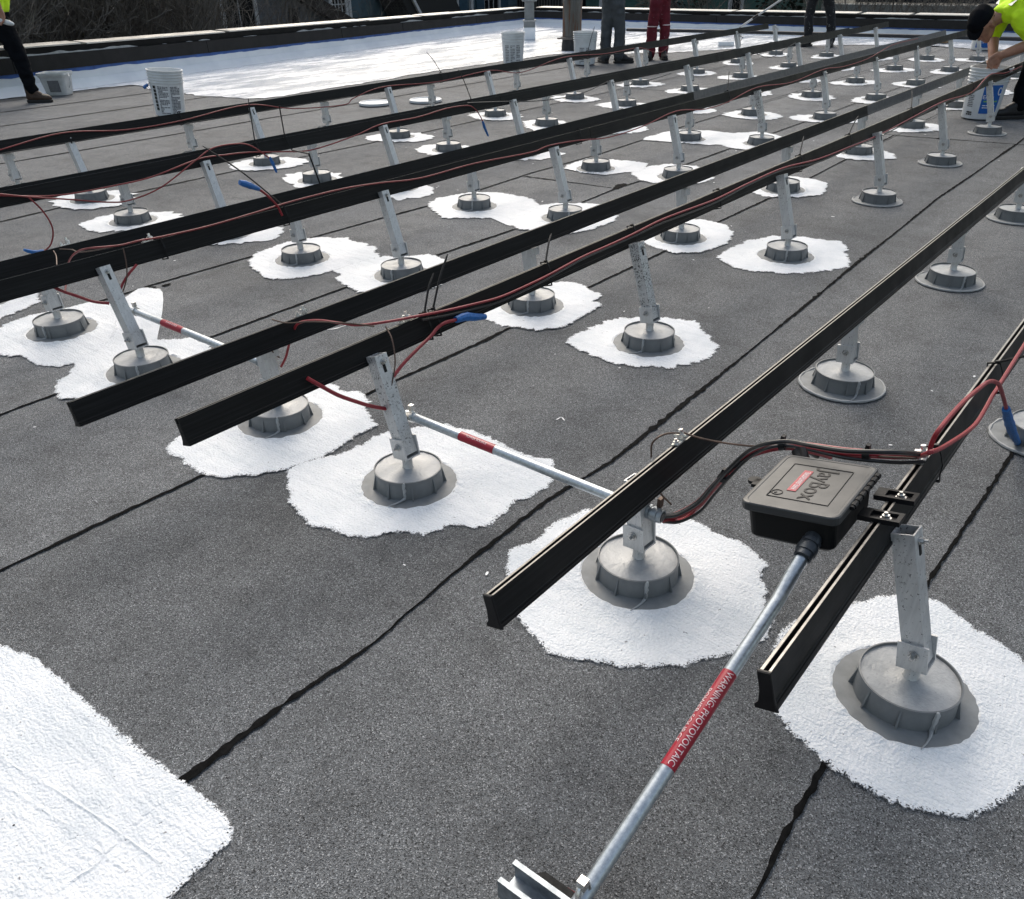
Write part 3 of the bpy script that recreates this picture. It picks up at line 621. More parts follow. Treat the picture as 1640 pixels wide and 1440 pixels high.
S = SEAMS
seam([(-1.2, 0.165)] + S['S0'] + [(4.5, 0.17), (9, 0.18)], 0.003, 0.015, 1, 0.008)
seam([(-0.6, 1.0)] + S['S1'], 0.003, 0.019, 2, 0.008)
seam([(-0.6, 1.87)] + S['S2'] + [(7.0, 1.93)], 0.005, 0.016, 3)
seam([(-0.2, 2.69)] + S['S3'], 0.005, 0.015, 4)
seam([(0.6, 3.41)] + S['S4'] + [(8.6, 3.46), (13, 3.5)], 0.006, 0.014, 5)
seam([(1.0, 4.24), (13, 4.26)], 0.005, 0.013, 6, 0.02)
seam([(1.0, 5.08)] + S['S5'] + [(9, 5.06), (13.5, 5.1)], 0.007, 0.014, 7, 0.02)
seam([(1.5, 5.88), (13.0, 5.9)], 0.007, 0.014, 8, 0.02)
seam([(1.5, 6.71)] + S['S6'] + [(8, 6.72), (11.5, 6.7)], 0.009, 0.018, 9, 0.02)
seam([(2.0, 7.55), (6.0, 7.56)], 0.009, 0.018, 10, 0.03)
seam([(2.0, 8.40), (5.7, 8.41)], 0.010, 0.02, 11, 0.03)
seam([(2.0, 9.25), (5.8, 9.26)], 0.010, 0.02, 12, 0.03)
seam([(2.0, 10.0), (5.8, 10.0)], 0.010, 0.02, 13, 0.03)
seam([(4.33, 3.40), (4.36, 3.0), (4.37, 2.75)], 0.008, 0.018, 14)
seam([(6.97, 2.02), (7.03, 1.5), (7.08, 1.06), (7.1, 0.17)], 0.008, 0.018, 15)
seam([(7.07, 1.12), (10, 1.14), (13, 1.16)], 0.006, 0.015, 16, 0.02)
seam([(4.7, 2.71), (7, 2.71), (10, 2.72), (13, 2.73)], 0.006, 0.014, 17, 0.02)
seam([(7.2, 1.93), (10, 1.95), (13, 1.97)], 0.006, 0.014, 18, 0.02)
seam([(9.6, 4.25), (9.64, 3.48)], 0.008, 0.016, 19, 0.02)
seam([(8.2, 5.06), (8.25, 4.26)], 0.008, 0.016, 20, 0.02)
# a blot of bitumen where a lap ends, and loose dabs beside a seam
for (bx, by, br, sd) in ((4.46, 2.74, 0.035, 1), (4.40, 2.73, 0.025, 2), (7.02, 1.62, 0.02, 3), (1.71, 3.38, 0.02, 10), (1.78, 3.36, 0.014, 11)):
    ring = [(bx + br * (1.6 + 0.8 * noise.noise(Vector((math.cos(a) * 2, math.sin(a) * 2, sd)))) * math.cos(a), by + br * (0.8 + 0.7 * noise.noise(Vector((math.cos(a) * 3, math.sin(a) * 3, sd + 20)))) * math.sin(a), 0.0040) for a in [2 * PI * j / 28 for j in range(28)]]
    MB().add(ring + [(bx, by, 0.0050)], [(j, (j + 1) % 28, 28) for j in range(28)], True).build('bitumen_blot', 'bitumen', roof)


# ------------------------------------------------------------------ white coating rolled on round the pucks
PZ = [0.0058]


def coating(cx, cy, radii, seed, n=288, rin=0.10, amp=1.0, ridge=True):
    PZ[0] += 0.00002
    z0 = PZ[0]
    m = len(radii)
    rs = []
    for j in range(n):
        u = j / n * m
        i = int(u)
        f = u - i
        f = f * f * (3 - 2 * f)
        r = radii[i % m] * (1 - f) + radii[(i + 1) % m] * f
        a = 2 * PI * j / n
        ca, sa = math.cos(a), math.sin(a)
        r += amp * (0.011 * noise.noise(Vector((ca * 7, sa * 7, seed))) + 0.009 * noise.noise(Vector((ca * 21, sa * 21, seed + 3))) + 0.006 * noise.noise(Vector((ca * 55, sa * 55, seed + 6))))
        rs.append(max(r, rin + 0.03))
    rings = [('abs', 0.002)] + [('f', q) for q in (0.3, 0.6, 0.8, 0.9, 0.95, 1.0)] if not ridge else [('abs', rin), ('abs', 0.121), ('abs', 0.128), ('abs', 0.135), ('abs', 0.146), ('f', 0.25), ('f', 0.5), ('f', 0.72), ('f', 0.86), ('f', 0.94), ('f', 1.0)]
    # flat brush strokes of differing reach
    bins = [noise.cell(Vector((b * 1.37, seed * 2.1, 0.5))) for b in range(64)]
    ph = 0.0
    for j in range(n):
        ph = j / n * 46 + 2.6 * noise.noise(Vector((j / n * 15, seed, 1)))
        rs[j] += 0.012 + amp * (1.0 if n < 400 else 0.3) * (0.009 * bins[int(ph) % 64] + 0.006 * bins[int(ph * 2.7 + 5) % 64])
    vs, ed = [], []
    for kind, q in rings:
        for j in range(n):
            a = 2 * PI * j / n
            if kind == 'abs':
                r = min(q, rs[j] - 0.012 + 0.0004 * q)
            else:
                r0 = min(0.146, rs[j] - 0.012) if ridge else 0.002
                r = r0 + (rs[j] - r0) * q
            z = z0
            if kind == 'abs' and ridge:
                z += {0.121: 0.0010, 0.128: 0.0068, 0.135: 0.0058, 0.146: 0.0004}.get(q, 0) * (0.7 + 0.6 * noise.noise(Vector((math.cos(a) * 6, math.sin(a) * 6, seed + 9))))
            if q == 1.0:
                z -= 0.0014
            vs.append((cx + r * math.cos(a), cy + r * math.sin(a), z))
            ed.append(rs[j] - r)
    fs = []
    for k in range(len(rings) - 1):
        for j in range(n):
            a, b = k * n + j, k * n + (j + 1) % n
            fs.append((a, b, b + n, a + n))
    mb = MB().add(vs, fs, True)
    me = mb.mesh('coating_patch')
    at = me.attributes.new('edge', 'FLOAT', 'POINT')
    at.data.foreach_set('value', ed)
    return put('coating_patch', me, 'paint', roof)


def auto_radii(seed, base):
    rd = random.Random(seed)
    a0 = rd.uniform(0, 2 * PI)
    el = rd.uniform(0.02, 0.06)
    out = []
    for j in range(40):
        a = 2 * PI * j / 40
        r = base + el * math.cos(2 * (a - a0)) + rd.uniform(-0.014, 0.018)
        if rd.random() < 0.10:
            r += rd.uniform(0.01, 0.045)
        out.append(r)
    return out


BARE = {('T1', 1), ('T2', 3), ('T2', 4), ('T2', 5), ('T2', 6)} | {('L1', i) for i in range(1, 12)} | {('T1', i) for i in range(1, 12)}
for k, (row, i, x, y) in enumerate(POSTS):
    if (row, i) in BARE:
        continue
    if (row, i) in PATCH:
        coating(x, y, [r / 1000 for r in PATCH[(row, i)]], k * 3.7, 432 if i == 0 else 288, amp=0.55 if row in ('T1', 'L1') else 0.85)
    else:
        coating(x, y, auto_radii(k + 50, 0.222), k * 3.7, 128)
# the big freshly rolled corner near the camera, its edge following the lap
poly = [(0.298, 1.604), (0.325, 1.5), (0.326, 1.284), (0.328, 1.095), (0.335, 1.011), (0.342, 0.932), (0.333, 0.867), (0.316, 0.852), (0.276, 0.852), (0.205, 0.843), (0.1, 0.82), (-0.5, 0.75), (-1.2, 0.9), (-1.2, 2.0), (-0.4, 2.1), (0.15, 1.95), (0.26, 1.75)]
cx, cy = 0.12, 1.15
rad = []
for j in range(96):
    a = 2 * PI * j / 96
    best = 0
    for q in range(len(poly)):
        ax, ay = poly[q][0] - cx, poly[q][1] - cy
        bx, by = poly[(q + 1) % len(poly)][0] - cx, poly[(q + 1) % len(poly)][1] - cy
        ex, ey = bx - ax, by - ay
        det = -math.cos(a) * ey + ex * math.sin(a)
        if abs(det) < 1e-9:
            continue
        tt = (-ax * ey + ex * ay) / det
        ss = (math.cos(a) * ay - math.sin(a) * ax) / det
        if 0 <= ss <= 1 and tt > best:
            best = tt
    rad.append(best)
PZ[0] = 0.0056
coating(cx, cy, rad, 777, 900, 0.02, 0.35, False)
PZ[0] += 0.0006
ribbon([(0.335, 1.005), (0.25, 1.0), (0.16, 0.975), (0.10, 0.985)], 0.010, 0.016, PZ[0] - 0.0008, 31, 0.006, 0.0020).build('coated_lap', 'paint', roof)
for (p0, p1, sd) in (((0.17, 1.30), (0.23, 0.90), 41), ((0.12, 1.38), (0.19, 0.93), 42)):
    ribbon([p0, ((p0[0] + p1[0]) / 2 + 0.006, (p0[1] + p1[1]) / 2), p1], 0.008, 0.014, PZ[0] - 0.0008, sd, 0.006, 0.0018).build('roller_ridge', 'paint', roof)
for o in list(roof.children):
    if o.name.startswith(('coated_lap', 'roller_ridge')):
        at = o.data.attributes.new('edge', 'FLOAT', 'POINT')
        at.data.foreach_set('value', [0.2] * len(o.data.vertices))
# paint specks and drips (too small to count)
mb = MB()
rd = random.Random(5)
for k in range(170):
    row, i, x, y = POSTS[rd.randrange(len(POSTS))]
    a, d = rd.uniform(0, 2 * PI), rd.uniform(0.22, 0.55)
    px, py, r = x + d * math.cos(a), y + d * math.sin(a), rd.uniform(0.0015, 0.005)
    el, ea = rd.uniform(1, 2.5), rd.uniform(0, PI)
    ring = []
    for j in range(7):
        b = 2 * PI * j / 7
        u, v = r * el * math.cos(b), r * math.sin(b)
        ring.append((px + u * math.cos(ea) - v * math.sin(ea), py + u * math.sin(ea) + v * math.cos(ea), 0.0046))
    mb.add(ring, [tuple(range(7))])
o = mb.build('coating_specks', 'white_print', roof)
o['kind'] = 'stuff'
for pts, w in (([(1.86, 2.52), (1.83, 2.45), (1.86, 2.38), (1.93, 2.36)], 0.004), ([(2.36, 2.95), (2.5, 2.92), (2.56, 2.98)], 0.0025), ([(1.25, 1.98), (1.23, 1.93)], 0.003), ([(1.79, 1.25), (1.80, 1.27), (1.78, 1.275)], 0.003)):
    ribbon([tuple(p)[:2] for p in spline([(a, b, 0) for a, b in pts], 6)], w, w * 1.3, 0.0046, 3, 0.006, 0.0004).build('coating_drip', 'white_print', roof)

# wet coating on the far half of the roof
outline = [(2.0, 10.12), (4.11, 10.20), (4.73, 10.10), (5.2, 10.18), (5.56, 10.02), (5.40, 9.3), (5.44, 8.45), (5.61, 7.74), (6.29, 7.77), (7.38, 7.79), (8.24, 7.89), (9.56, 7.84), (10.6, 7.86), (10.97, 7.6), (11.2, 7.0), (11.68, 6.5), (12.6, 5.9), (13.48, 5.25), (14.0, 4.5), (14.25, 3.72), (14.04, 3.08), (14.2, 1.5), (14.3, -2.0), (15.3, -2.0), (15.3, 11.75), (2.0, 10.6)]
pts = []
for k in range(len(outline)):
    a, b = Vector((*outline[k], 0)), Vector((*outline[(k + 1) % len(outline)], 0))
    m = max(1, int((b - a).length / 0.04)) if k < 23 else 1
    for i in range(m):
        p = a.lerp(b, i / m)
        if k < 23:
            p.x += 0.07 * noise.noise(p * 3.1) + 0.05 * noise.noise(p * 11)
            p.y += 0.07 * noise.noise(p * 3.1 + Vector((9, 0, 0))) + 0.05 * noise.noise(p * 11 + Vector((4, 0, 0)))
        pts.append((p.x, p.y, 0.0075))
bm = bmesh.new()
f = bm.faces.new([bm.verts.new(p) for p in pts])
bmesh.ops.triangulate(bm, faces=[f])
me = bpy.data.meshes.new('wet_coating')
bm.to_mesh(me)
bm.free()
put('wet_coating', me, 'wet', roof)

# ------------------------------------------------------------------ parapets with bronze coping
def parapet(name, label, A, B, hA, hB, inward, joints, seed, capcuts):
    """low wall from A to B (XY); hA/hB overall height at the ends; inward = unit vector towards the roof"""
    root = empty(name, (A[0], A[1], 0))
    tag(root, label, 'parapet wall')
    A3, B3, I = Vector((*A, 0)), Vector((*B, 0)), Vector((*inward, 0))
    L = (B3 - A3).length

    def P(s, out, frac):
        return (B3 - A3) * s + I * out + Vector((0, 0, (hA + (hB - hA) * s) * frac))

    def strip(nm, mat, s0, s1, prof, n=1):
        mb = MB()
        rings = [[P(s0 + (s1 - s0) * k / n, o, fr) for o, fr in prof] for k in range(n + 1)]
        mb.loft(rings, caps=True)
        return mb.build(nm, mat, root)
    strip('masonry_core', 'masonry', 0, 1, [(-0.30, 0.0), (-0.30, 0.93), (-0.03, 0.93), (-0.03, -0.4), (-0.30, -0.4)][:4], 1)
    # white coated upstand with a cant at the foot
    strip('coated_upstand', 'upstand', 0, 1, [(-0.02, 0.0), (0.10, 0.017), (0.06, 0.10), (0.012, 0.22), (0.008, 0.50), (-0.02, 0.50)], 30)
    # masking tape, ragged
    n = int(L / 0.05)
    vs, fs = [], []
    for k in range(n + 1):
        s = k / n
        vs += [P(s, 0.0135, 0.482 + 0.006 * noise.noise(Vector((s * L * 5, seed, 0)))), P(s, 0.0135, 0.395 + 0.03 * noise.noise(Vector((s * L * 2.3, seed, 3))) + 0.02 * noise.noise(Vector((s * L * 9, seed, 5))))]
    for k in range(n):
        fs.append((2 * k, 2 * k + 1, 2 * k + 3, 2 * k + 2))
    MB().add(vs, fs).build('masking_tape', 'mask_tape', root)
    # coping face in separate sheets, butted with a small gap
    cuts = [0.0] + list(joints) + [1.0]
    g = 0.004 / L
    for a, b in zip(cuts[:-1], cuts[1:]):
        strip('coping_sheet', 'coping', a + g, b - g, [(-0.02, 0.47), (0.030, 0.465), (0.024, 0.79), (-0.02, 0.80)])
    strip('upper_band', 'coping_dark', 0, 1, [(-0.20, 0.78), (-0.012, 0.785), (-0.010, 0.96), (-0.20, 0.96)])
    # torn grey membrane showing along the ledge
    n = int(L / 0.02)
    vs, runs = [], []
    hs = []
    for k in range(n + 1):
        s = k / n
        h = 0.55 * noise.noise(Vector((s * L * 1.5, seed, 11))) + 0.30 * noise.noise(Vector((s * L * 6, seed, 13))) + 0.10
        hs.append(max(0.0, min(0.085, h * 0.16)))
    run = []
    for k in range(n + 1):
        if hs[k] > 0.004:
            run.append(k)
        if (hs[k] <= 0.004 or k == n) and run:
            if len(run) > 3:
                runs.append(run)
            run = []
    for run in runs:
        vs, fs = [], []
        for k in run:
            vs += [P(k / n, 0.004, 0.80), P(k / n, -0.004, 0.80 + hs[k])]
        for q in range(len(run) - 1):
            fs.append((2 * q, 2 * q + 2, 2 * q + 3, 2 * q + 1))
        MB().add(vs, fs).build('torn_membrane', 'scrap', root)
    # bare metal cap lengths, sky reflection put into their pale colour
    cc = [0.0] + list(capcuts) + [1.0]
    for k, (a, b) in enumerate(zip(cc[:-1], cc[1:])):
        lift = 0.012 * (k % 2)
        strip('cap_length', 'cap_metal', a + 0.02 / L, b - 0.06 / L, [(-0.26, 0.955 + lift), (0.004, 0.955 + lift), (0.006, 0.985 + lift), (-0.26, 1.01 + lift)])
    return root


ta = Vector((10.94, 1.35)).normalized()
parapet('parapet_wall', 'long dark bronze parapet on the left with white coated upstand, running to the corner', (1.6, 9.985), (15.1, 11.65), 0.482, 0.33, (ta.y, -ta.x), [0.06, 0.207, 0.40, 0.59, 0.70, 0.86], 3.3, [0.205, 0.275, 0.43, 0.64, 0.745, 0.83])
parapet('parapet_wall', 'dark bronze parapet across the far end of the roof behind the black pipe', (15.15, -1.8), (15.15, 11.55), 0.345, 0.33, (-1, 0), [0.2, 0.38, 0.55, 0.7, 0.84], 8.1, [0.3, 0.46, 0.52, 0.68, 0.8])

# ================================================================== standoff posts
TL, LL = math.radians(18.4), math.radians(9.0)     # lean of the tall and the low posts


def puck_mesh(n, ribs):
    mb = MB().lathe([(0.0905, 0.0065), (0.090, 0.012), (0.0875, 0.050), (0.0890, 0.0505), (0.0890, 0.0570), (0.0860, 0.0575), (0.0852, 0.0515)], n, caps=False)
    if ribs:
        for k in range(ribs):
            mb.v, mb.f, mb.s = rib_into(mb, 2 * PI * k / ribs + 0.2)
    return mb.mesh('puck')


def rib_geo(a):
    ca, sa = math.cos(a), math.sin(a)
    t = 0.0018
    pr = [(0.0865, 0.050), (0.0885, 0.050), (0.0985, 0.0085), (0.0985, 0.0065), (0.088, 0.0065)]
    vs = []
    for s in (-t, t):
        for r, z in pr:
            vs.append((r * ca - s * sa, r * sa + s * ca, z))
    n = len(pr)
    fs = [tuple(reversed(range(n))), tuple(range(n, 2 * n))] + [(j, (j + 1) % n, (j + 1) % n + n, j + n) for j in range(n)]
    return vs, fs


def rib_into(mb, a):
    vs, fs = rib_geo(a)
    mb.add(vs, fs)
    return mb.v, mb.f, mb.s


def fill_mesh(n, seed):
    mb = MB()
    rings = []
    for r in (0.0862, 0.07, 0.05, 0.03, 0.016):
        rings.append([(r * math.cos(2 * PI * j / n), r * math.sin(2 * PI * j / n), 0.0525 + 0.0022 * noise.noise(Vector((r * 60 * math.cos(2 * PI * j / n), r * 60 * math.sin(2 * PI * j / n), seed))) + (0.004 if r < 0.02 else 0.0)) for j in range(n)])
    mb.loft(rings, smooth=True, caps=False)
    o = len(mb.v) - n
    mb.f.append(tuple(range(o, o + n)))
    mb.s.append(True)
    return mb.mesh('sealer_fill')


def flange_mesh(n, seed):
    mb = MB()
    rings = []
    for r, z in ((0.122, 0.0045), (0.1275, 0.0060), (0.1265, 0.0088), (0.112, 0.0098), (0.085, 0.0102)):
        rg = []
        for j in range(n):
            a = 2 * PI * j / n
            w = 1 + (0.020 * noise.noise(Vector((math.cos(a) * 2.2, math.sin(a) * 2.2, seed))) + 0.012 * noise.noise(Vector((math.cos(a) * 9, math.sin(a) * 9, seed)))) * (1 if r > 0.11 else 0)
            rg.append((r * w * math.cos(a), r * w * math.sin(a), z + (0.0015 * noise.noise(Vector((math.cos(a) * 7, math.sin(a) * 7, seed + 4))) if r > 0.1 else 0)))
        rings.append(rg)
    mb.loft(rings, smooth=True, caps=False)
    return mb.mesh('flange')


def bead_mesh(seed, n=60):
    """thick pale sealant bead round the flange of an uncoated puck"""
    pts = []
    for j in range(n):
        a = 2 * PI * j / n
        r = 0.1280 * (1 + 0.020 * noise.noise(Vector((math.cos(a) * 2.2, math.sin(a) * 2.2, seed))))
        pts.append((r * math.cos(a), r * math.sin(a), 0.0075))
    rs = [0.0045 + 0.003 * noise.noise(Vector((p[0] * 90, p[1] * 90, seed))) for p in pts]
    mb = MB().tube(pts + [pts[0]], rs + [rs[0]], 6, caps=False)
    return mb.mesh('sealant_bead')


def drip_mesh(seed):
    mb = MB()
    a = 3.75
    pts = []
    for k in range(7):
        z = 0.058 - 0.0075 * k
        r = 0.0885 + 0.0022 + 0.001 * noise.noise(Vector((k * 0.9, seed, 0)))
        b = a + 0.05 * noise.noise(Vector((k * 0.7, seed, 3)))
        pts.append((r * math.cos(b), r * math.sin(b), z))
    for k in range(1, 4):
        r = 0.092 + 0.013 * k
        pts.append((r * math.cos(a - 0.10 * k), r * math.sin(a - 0.10 * k), 0.0125))
    mb.tube(pts, [0.0025, 0.0048, 0.0042, 0.0050, 0.0034, 0.0040, 0.0044, 0.0024, 0.0018, 0.0012], 6)
    return mb.mesh('sealer_drip')


def tube_mesh(length, lean, base):
    """square hollow post, walls 3 mm, leaning towards +Y from the pivot at base"""
    h, w = 0.019, 0.003
    rot = RX(-lean)
    o = [(-h, -h), (h, -h), (h, h), (-h, h)]
    i = [(-h + w, -h + w), (h - w, -h + w), (h - w, h - w), (-h + w, h - w)]
    mb = MB()
    vs = [rot @ Vector((x, y, z)) + Vector(base) for z in (0, length) for x, y in o] + [rot @ Vector((x, y, z)) + Vector(base) for z in (0, length) for x, y in i]
    fs = []
    for j in range(4):
        k = (j + 1) % 4
        fs += [(j, k, 4 + k, 4 + j), (8 + k, 8 + j, 12 + j, 12 + k), (4 + j, 4 + k, 12 + k, 12 + j), (k, j, 8 + j, 8 + k)]
    return mb.add(vs, fs).mesh('square_post')


def bracket_mesh(lean, base):
    rot = RX(-lean)
    mb = MB()
    b = Vector(base)
    for s in (-1, 1):
        mb.box(rot @ Vector((s * 0.0218, 0.002, 0.012)) + b, (0.0042, 0.052, 0.056), rot)
    mb.box(rot @ Vector((0, 0.002, -0.0135)) + b, (0.0394, 0.0516, 0.0042), rot)
    return mb.mesh('saddle_bracket')


def bolt_mesh(c, axis, big=1.0):
    mb = MB()
    ax = Vector(axis).normalized()
    q = ax.to_track_quat('Z', 'Y').to_matrix()
    mb.lathe([(0.0095 * big, 0), (0.0095 * big, 0.002), (0.0075 * big, 0.0022)], 14, c, q, False)
    mb.lathe([(0.0068 * big, 0.002), (0.0068 * big, 0.008)], 6, c, q, False)
    mb.lathe([(0.0036 * big, 0.008), (0.0036 * big, 0.015)], 10, c, q, False)
    return mb.mesh('bolt')


PIV_T, PIV_L = (0.0, 0.0, 0.104), (0.0, 0.0, 0.104)
LEN_T, LEN_L = 0.262, 0.152
me_tall, me_low = tube_mesh(LEN_T, TL, (0, -0.003, 0.098)), tube_mesh(LEN_L, LL, (0, -0.002, 0.098))
me_tall_s = me_tall.copy()
me_tall_c = me_tall.copy()
me_br_t, me_br_l = bracket_mesh(TL * 0.55, PIV_T), bracket_mesh(LL * 0.6, PIV_L)
me_stub = MB().lathe([(0.0165, 0.052), (0.0150, 0.057), (0.0135, 0.060), (0.0135, 0.093)], 12).mesh('stub')
me_bolt_low = bolt_mesh((-0.0240, 0.003, 0.122), (-1, 0, 0))
top_t = RX(-TL) @ Vector((0, -0.019, LEN_T - 0.018)) + Vector((0, -0.003, 0.098))
me_bolt_top = bolt_mesh(top_t, RX(-TL) @ Vector((0, -1, 0)), 0.8)
slot = MB().box(RX(-TL) @ Vector((0, -0.0195, LEN_T - 0.034)) + Vector((0, -0.003, 0.098)), (0.008, 0.002, 0.022), RX(-TL)).mesh('slot')
cl = MB()
cl.box(RX(-LL) @ Vector((0.004, -0.026, LEN_L - 0.030)) + Vector((0, -0.002, 0.098)), (0.046, 0.012, 0.030), RX(-LL))
me_clamp = cl.mesh('rail_clamp')
PUCK_NEAR, PUCK_FAR = puck_mesh(56, 0), puck_mesh(24, 8)
FILLS = [fill_mesh(40, s) for s in (1.1, 5.2, 9.7)]
FLANGES = [flange_mesh(72, s) for s in (2.0, 6.1, 11.3)]
BEADS = [bead_mesh(s) for s in (2.0, 6.1, 11.3)]
DRIPS = [drip_mesh(s) for s in (0.3, 4.4)]
RIBS = [MB().add(*rib_geo(2 * PI * k / 9 + 0.2)).mesh('rib') for k in range(9)]
for me, mt in ((me_tall, 'alu'), (me_tall_s, 'alu_speckled'), (me_tall_c, 'alu_scuffed'), (me_low, 'alu'), (me_br_t, 'alu'), (me_br_l, 'alu'), (me_stub, 'alu'), (me_bolt_low, 'bolt'), (me_bolt_top, 'bolt'), (slot, 'black_plastic'), (me_clamp, 'alu'), (PUCK_NEAR, 'puck'), (PUCK_FAR, 'puck')):
    me.materials.append(M[mt])
ROWN = {'1': 'front', '2': 'second', '3': 'third', '4': 'fourth', '5': 'rearmost'}
rd = random.Random(21)
for row, i, x, y in POSTS:
    tall = row[0] == 'T'
    near = i == 0 or (row in ('T2', 'L1', 'L2', 'T3', 'L3') and i <= 2)
    root = empty('standoff_post', (x, y, 0), rd.uniform(-0.07, 0.07))
    bare = (row, i) in BARE
    kindw = 'tall leaning aluminium post' if tall else 'short aluminium post'
    pos = 'at near end' if i == 0 else ORD[i] + ' from near end'
    tag(root, f"{kindw} on {'bare ' if bare else ''}puck, {pos} of {ROWN[row[1]]} {'tall' if tall else 'low'} rail", 'standoff post', f"{'tall' if tall else 'short'} posts carrying the rails")
    s = rd.randrange(3)
    put('flange', FLANGES[s], 'flange', root)
    if bare:
        put('sealant_bead', BEADS[s], 'scrap', root)
    pk = put('puck', PUCK_NEAR if near else PUCK_FAR, None, root)
    pk.rotation_euler = (rd.uniform(-0.02, 0.02), rd.uniform(-0.02, 0.02), rd.uniform(-0.5, 0.5))
    fo = put('sealer_fill', FILLS[s], 'sealer', root)
    if near:
        for k in range(9):
            put('rib', RIBS[k], 'puck', pk)
        put('sealer_drip', DRIPS[rd.randrange(2)], 'sealer', pk).rotation_euler = (0, 0, rd.uniform(-0.35, 0.25) - pk.rotation_euler[2])
    put('stub', me_stub, None, root)
    put('saddle_bracket', me_br_t if tall else me_br_l, None, root)
    spk = tall and (row, i) in (('T2', 1), ('T3', 4))
    tb = put('square_post', (me_tall_s if spk else me_tall_c if (row, i) == ('T2', 0) else me_tall) if tall else me_low, None, root)
    put('bolt', me_bolt_low, None, root)
    if tall:
        put('bolt', me_bolt_top, None, root)
        put('slot', slot, None, tb)
    else:
        put('rail_clamp', me_clamp, None, root)

# ================================================================== rails
TILT = math.radians(15)
UPV = Vector((0, math.sin(TILT), math.cos(TILT)))
ACV = Vector((0, math.cos(TILT), -math.sin(TILT)))
# closed profile (u = across away from the camera, w = up), origin on the near top edge
PROF = [(0.0, 0.0), (0.0048, 0.0), (0.0048, -0.012), (0.0110, -0.012), (0.0110, 0.0), (0.0165, 0.0), (0.0165, -0.034), (0.0205, -0.050), (0.0255, -0.058), (0.0255, -0.0605),
        (-0.0040, -0.0605), (-0.0040, -0.0555), (-0.0012, -0.0545), (-0.0012, -0.0500), (0.0, -0.0490)]
ROWY = {'T1': 0.112, 'L1': 0.688, 'T2': 1.369, 'L2': 1.921, 'T3': 2.598, 'L3': 3.195, 'T4': 3.80, 'L4': 4.376, 'T5': 5.053, 'L5': 5.60}
RAILX = {'T1': (0.796, 13.2), 'L1': (0.759, 13.2), 'T2': (0.735, 13.2), 'L2': (0.695, 13.2), 'T3': (0.74, 13.4), 'L3': (0.74, 12.7), 'T4': (0.72, 12.75), 'L4': (0.72, 12.6), 'T5': (0.72, 11.85), 'L5': (0.72, 11.7)}
RAILLAB = {'T1': 'black rail at the front right that carries the black junction box', 'L1': 'low black rail second from the front, its capped end over bare roof',
           'T2': 'tall black rail third from the front with red cables and ties along it', 'L2': 'low black rail fourth from the front, its open end over a white patch',
           'T3': 'tall black rail fifth from the front with one red cable along its side', 'L3': 'low black rail sixth from the front, directly behind the fifth rail',
           'T4': 'tall black rail second from the back with looped red cable', 'L4': 'low black rail hidden close behind the second tall rail from the back',
           'T5': 'rearmost tall black rail with thin red cable, nearest the white wet coating', 'L5': 'rearmost low black rail just behind the rearmost tall rail'}


def rail_origin(row):
    return Vector((0, ROWY[row] + (0.11 if row[0] == 'T' else -0.025), 0.380 if row[0] == 'T' else 0.309))


def rail_pt(row, x, u, w):
    return rail_origin(row) + Vector((x, 0, 0)) + ACV * u + UPV * w


RAILS = {}
for row in ROWY:
    x0, x1 = RAILX[row]
    root = empty('mounting_rail', rail_origin(row) + Vector((x0, 0, 0)))
    tag(root, RAILLAB[row], 'rail', 'black mounting rails')
    RAILS[row] = root

    def loc(x, u, w):
        return Vector((x - x0, 0, 0)) + ACV * u + UPV * w
    # two or three lengths butted together
    cuts = {'T2': [x0, 5.35, 9.6, x1], 'T3': [x0, 4.05, 8.3, x1], 'T4': [x0, 4.75, 8.9, x1], 'T5': [x0, 5.6, 9.2, x1]}.get(row, [x0, 6.1, x1])
    for a, b in zip(cuts[:-1], cuts[1:]):
        mb = MB()
        g = 0.0 if a == x0 else 0.0015
        mb.loft([[loc(a + g, u, w) for u, w in PROF], [loc(b - 0.0015, u, w) for u, w in PROF]], caps=True)
        mat = 'rail_grey' if (row == 'L3' and b == x1) or (row == 'L2' and b == x1) else 'rail'
        ln = mb.build('rail_length', mat, root)
        # slot lips drawn lighter, the glint of the sky put into their colour
        for u0, u1 in ((0.0006, 0.0042), (0.0116, 0.0159)):
            mb = MB().loft([[loc(q, u0, 0.0004), loc(q, u1, 0.0004), loc(q, u1, -0.001), loc(q, u0, -0.001)] for q in (a + 0.002, b - 0.002)])
            mb.build('slot_lip', 'rail_edge', ln)
    if row in ('T1', 'L1'):
        mb = MB()
        cp = [(0.0 - 0.001, 0.002), (0.0175, 0.002), (0.0175, -0.030), (0.0212, -0.050), (0.0275, -0.0565), (0.0275, -0.0625), (-0.0055, -0.0625), (-0.003, -0.050)]
        mb.loft([[loc(x0 - 0.005, u * 0.94 + 0.0006, w * 0.96 - 0.001) for u, w in cp], [loc(x0 - 0.003, u, w) for u, w in cp], [loc(x0 - 0.0002, u, w) for u, w in cp]])
        mb.build('end_cap', 'black_plastic', root)
    else:
        mb = MB()
        for u0, u1, w0, w1 in ((0.003, 0.0135, -0.016, -0.030), (0.003, 0.0160, -0.034, -0.052)):
            mb.add([loc(x0 - 0.0006, u0, w0), loc(x0 - 0.0006, u1, w0), loc(x0 - 0.0006, u1 + 0.002, w1), loc(x0 - 0.0006, u0, w1)], [(0, 1, 2, 3)])
        mb.build('hollow', 'black_plastic', root)


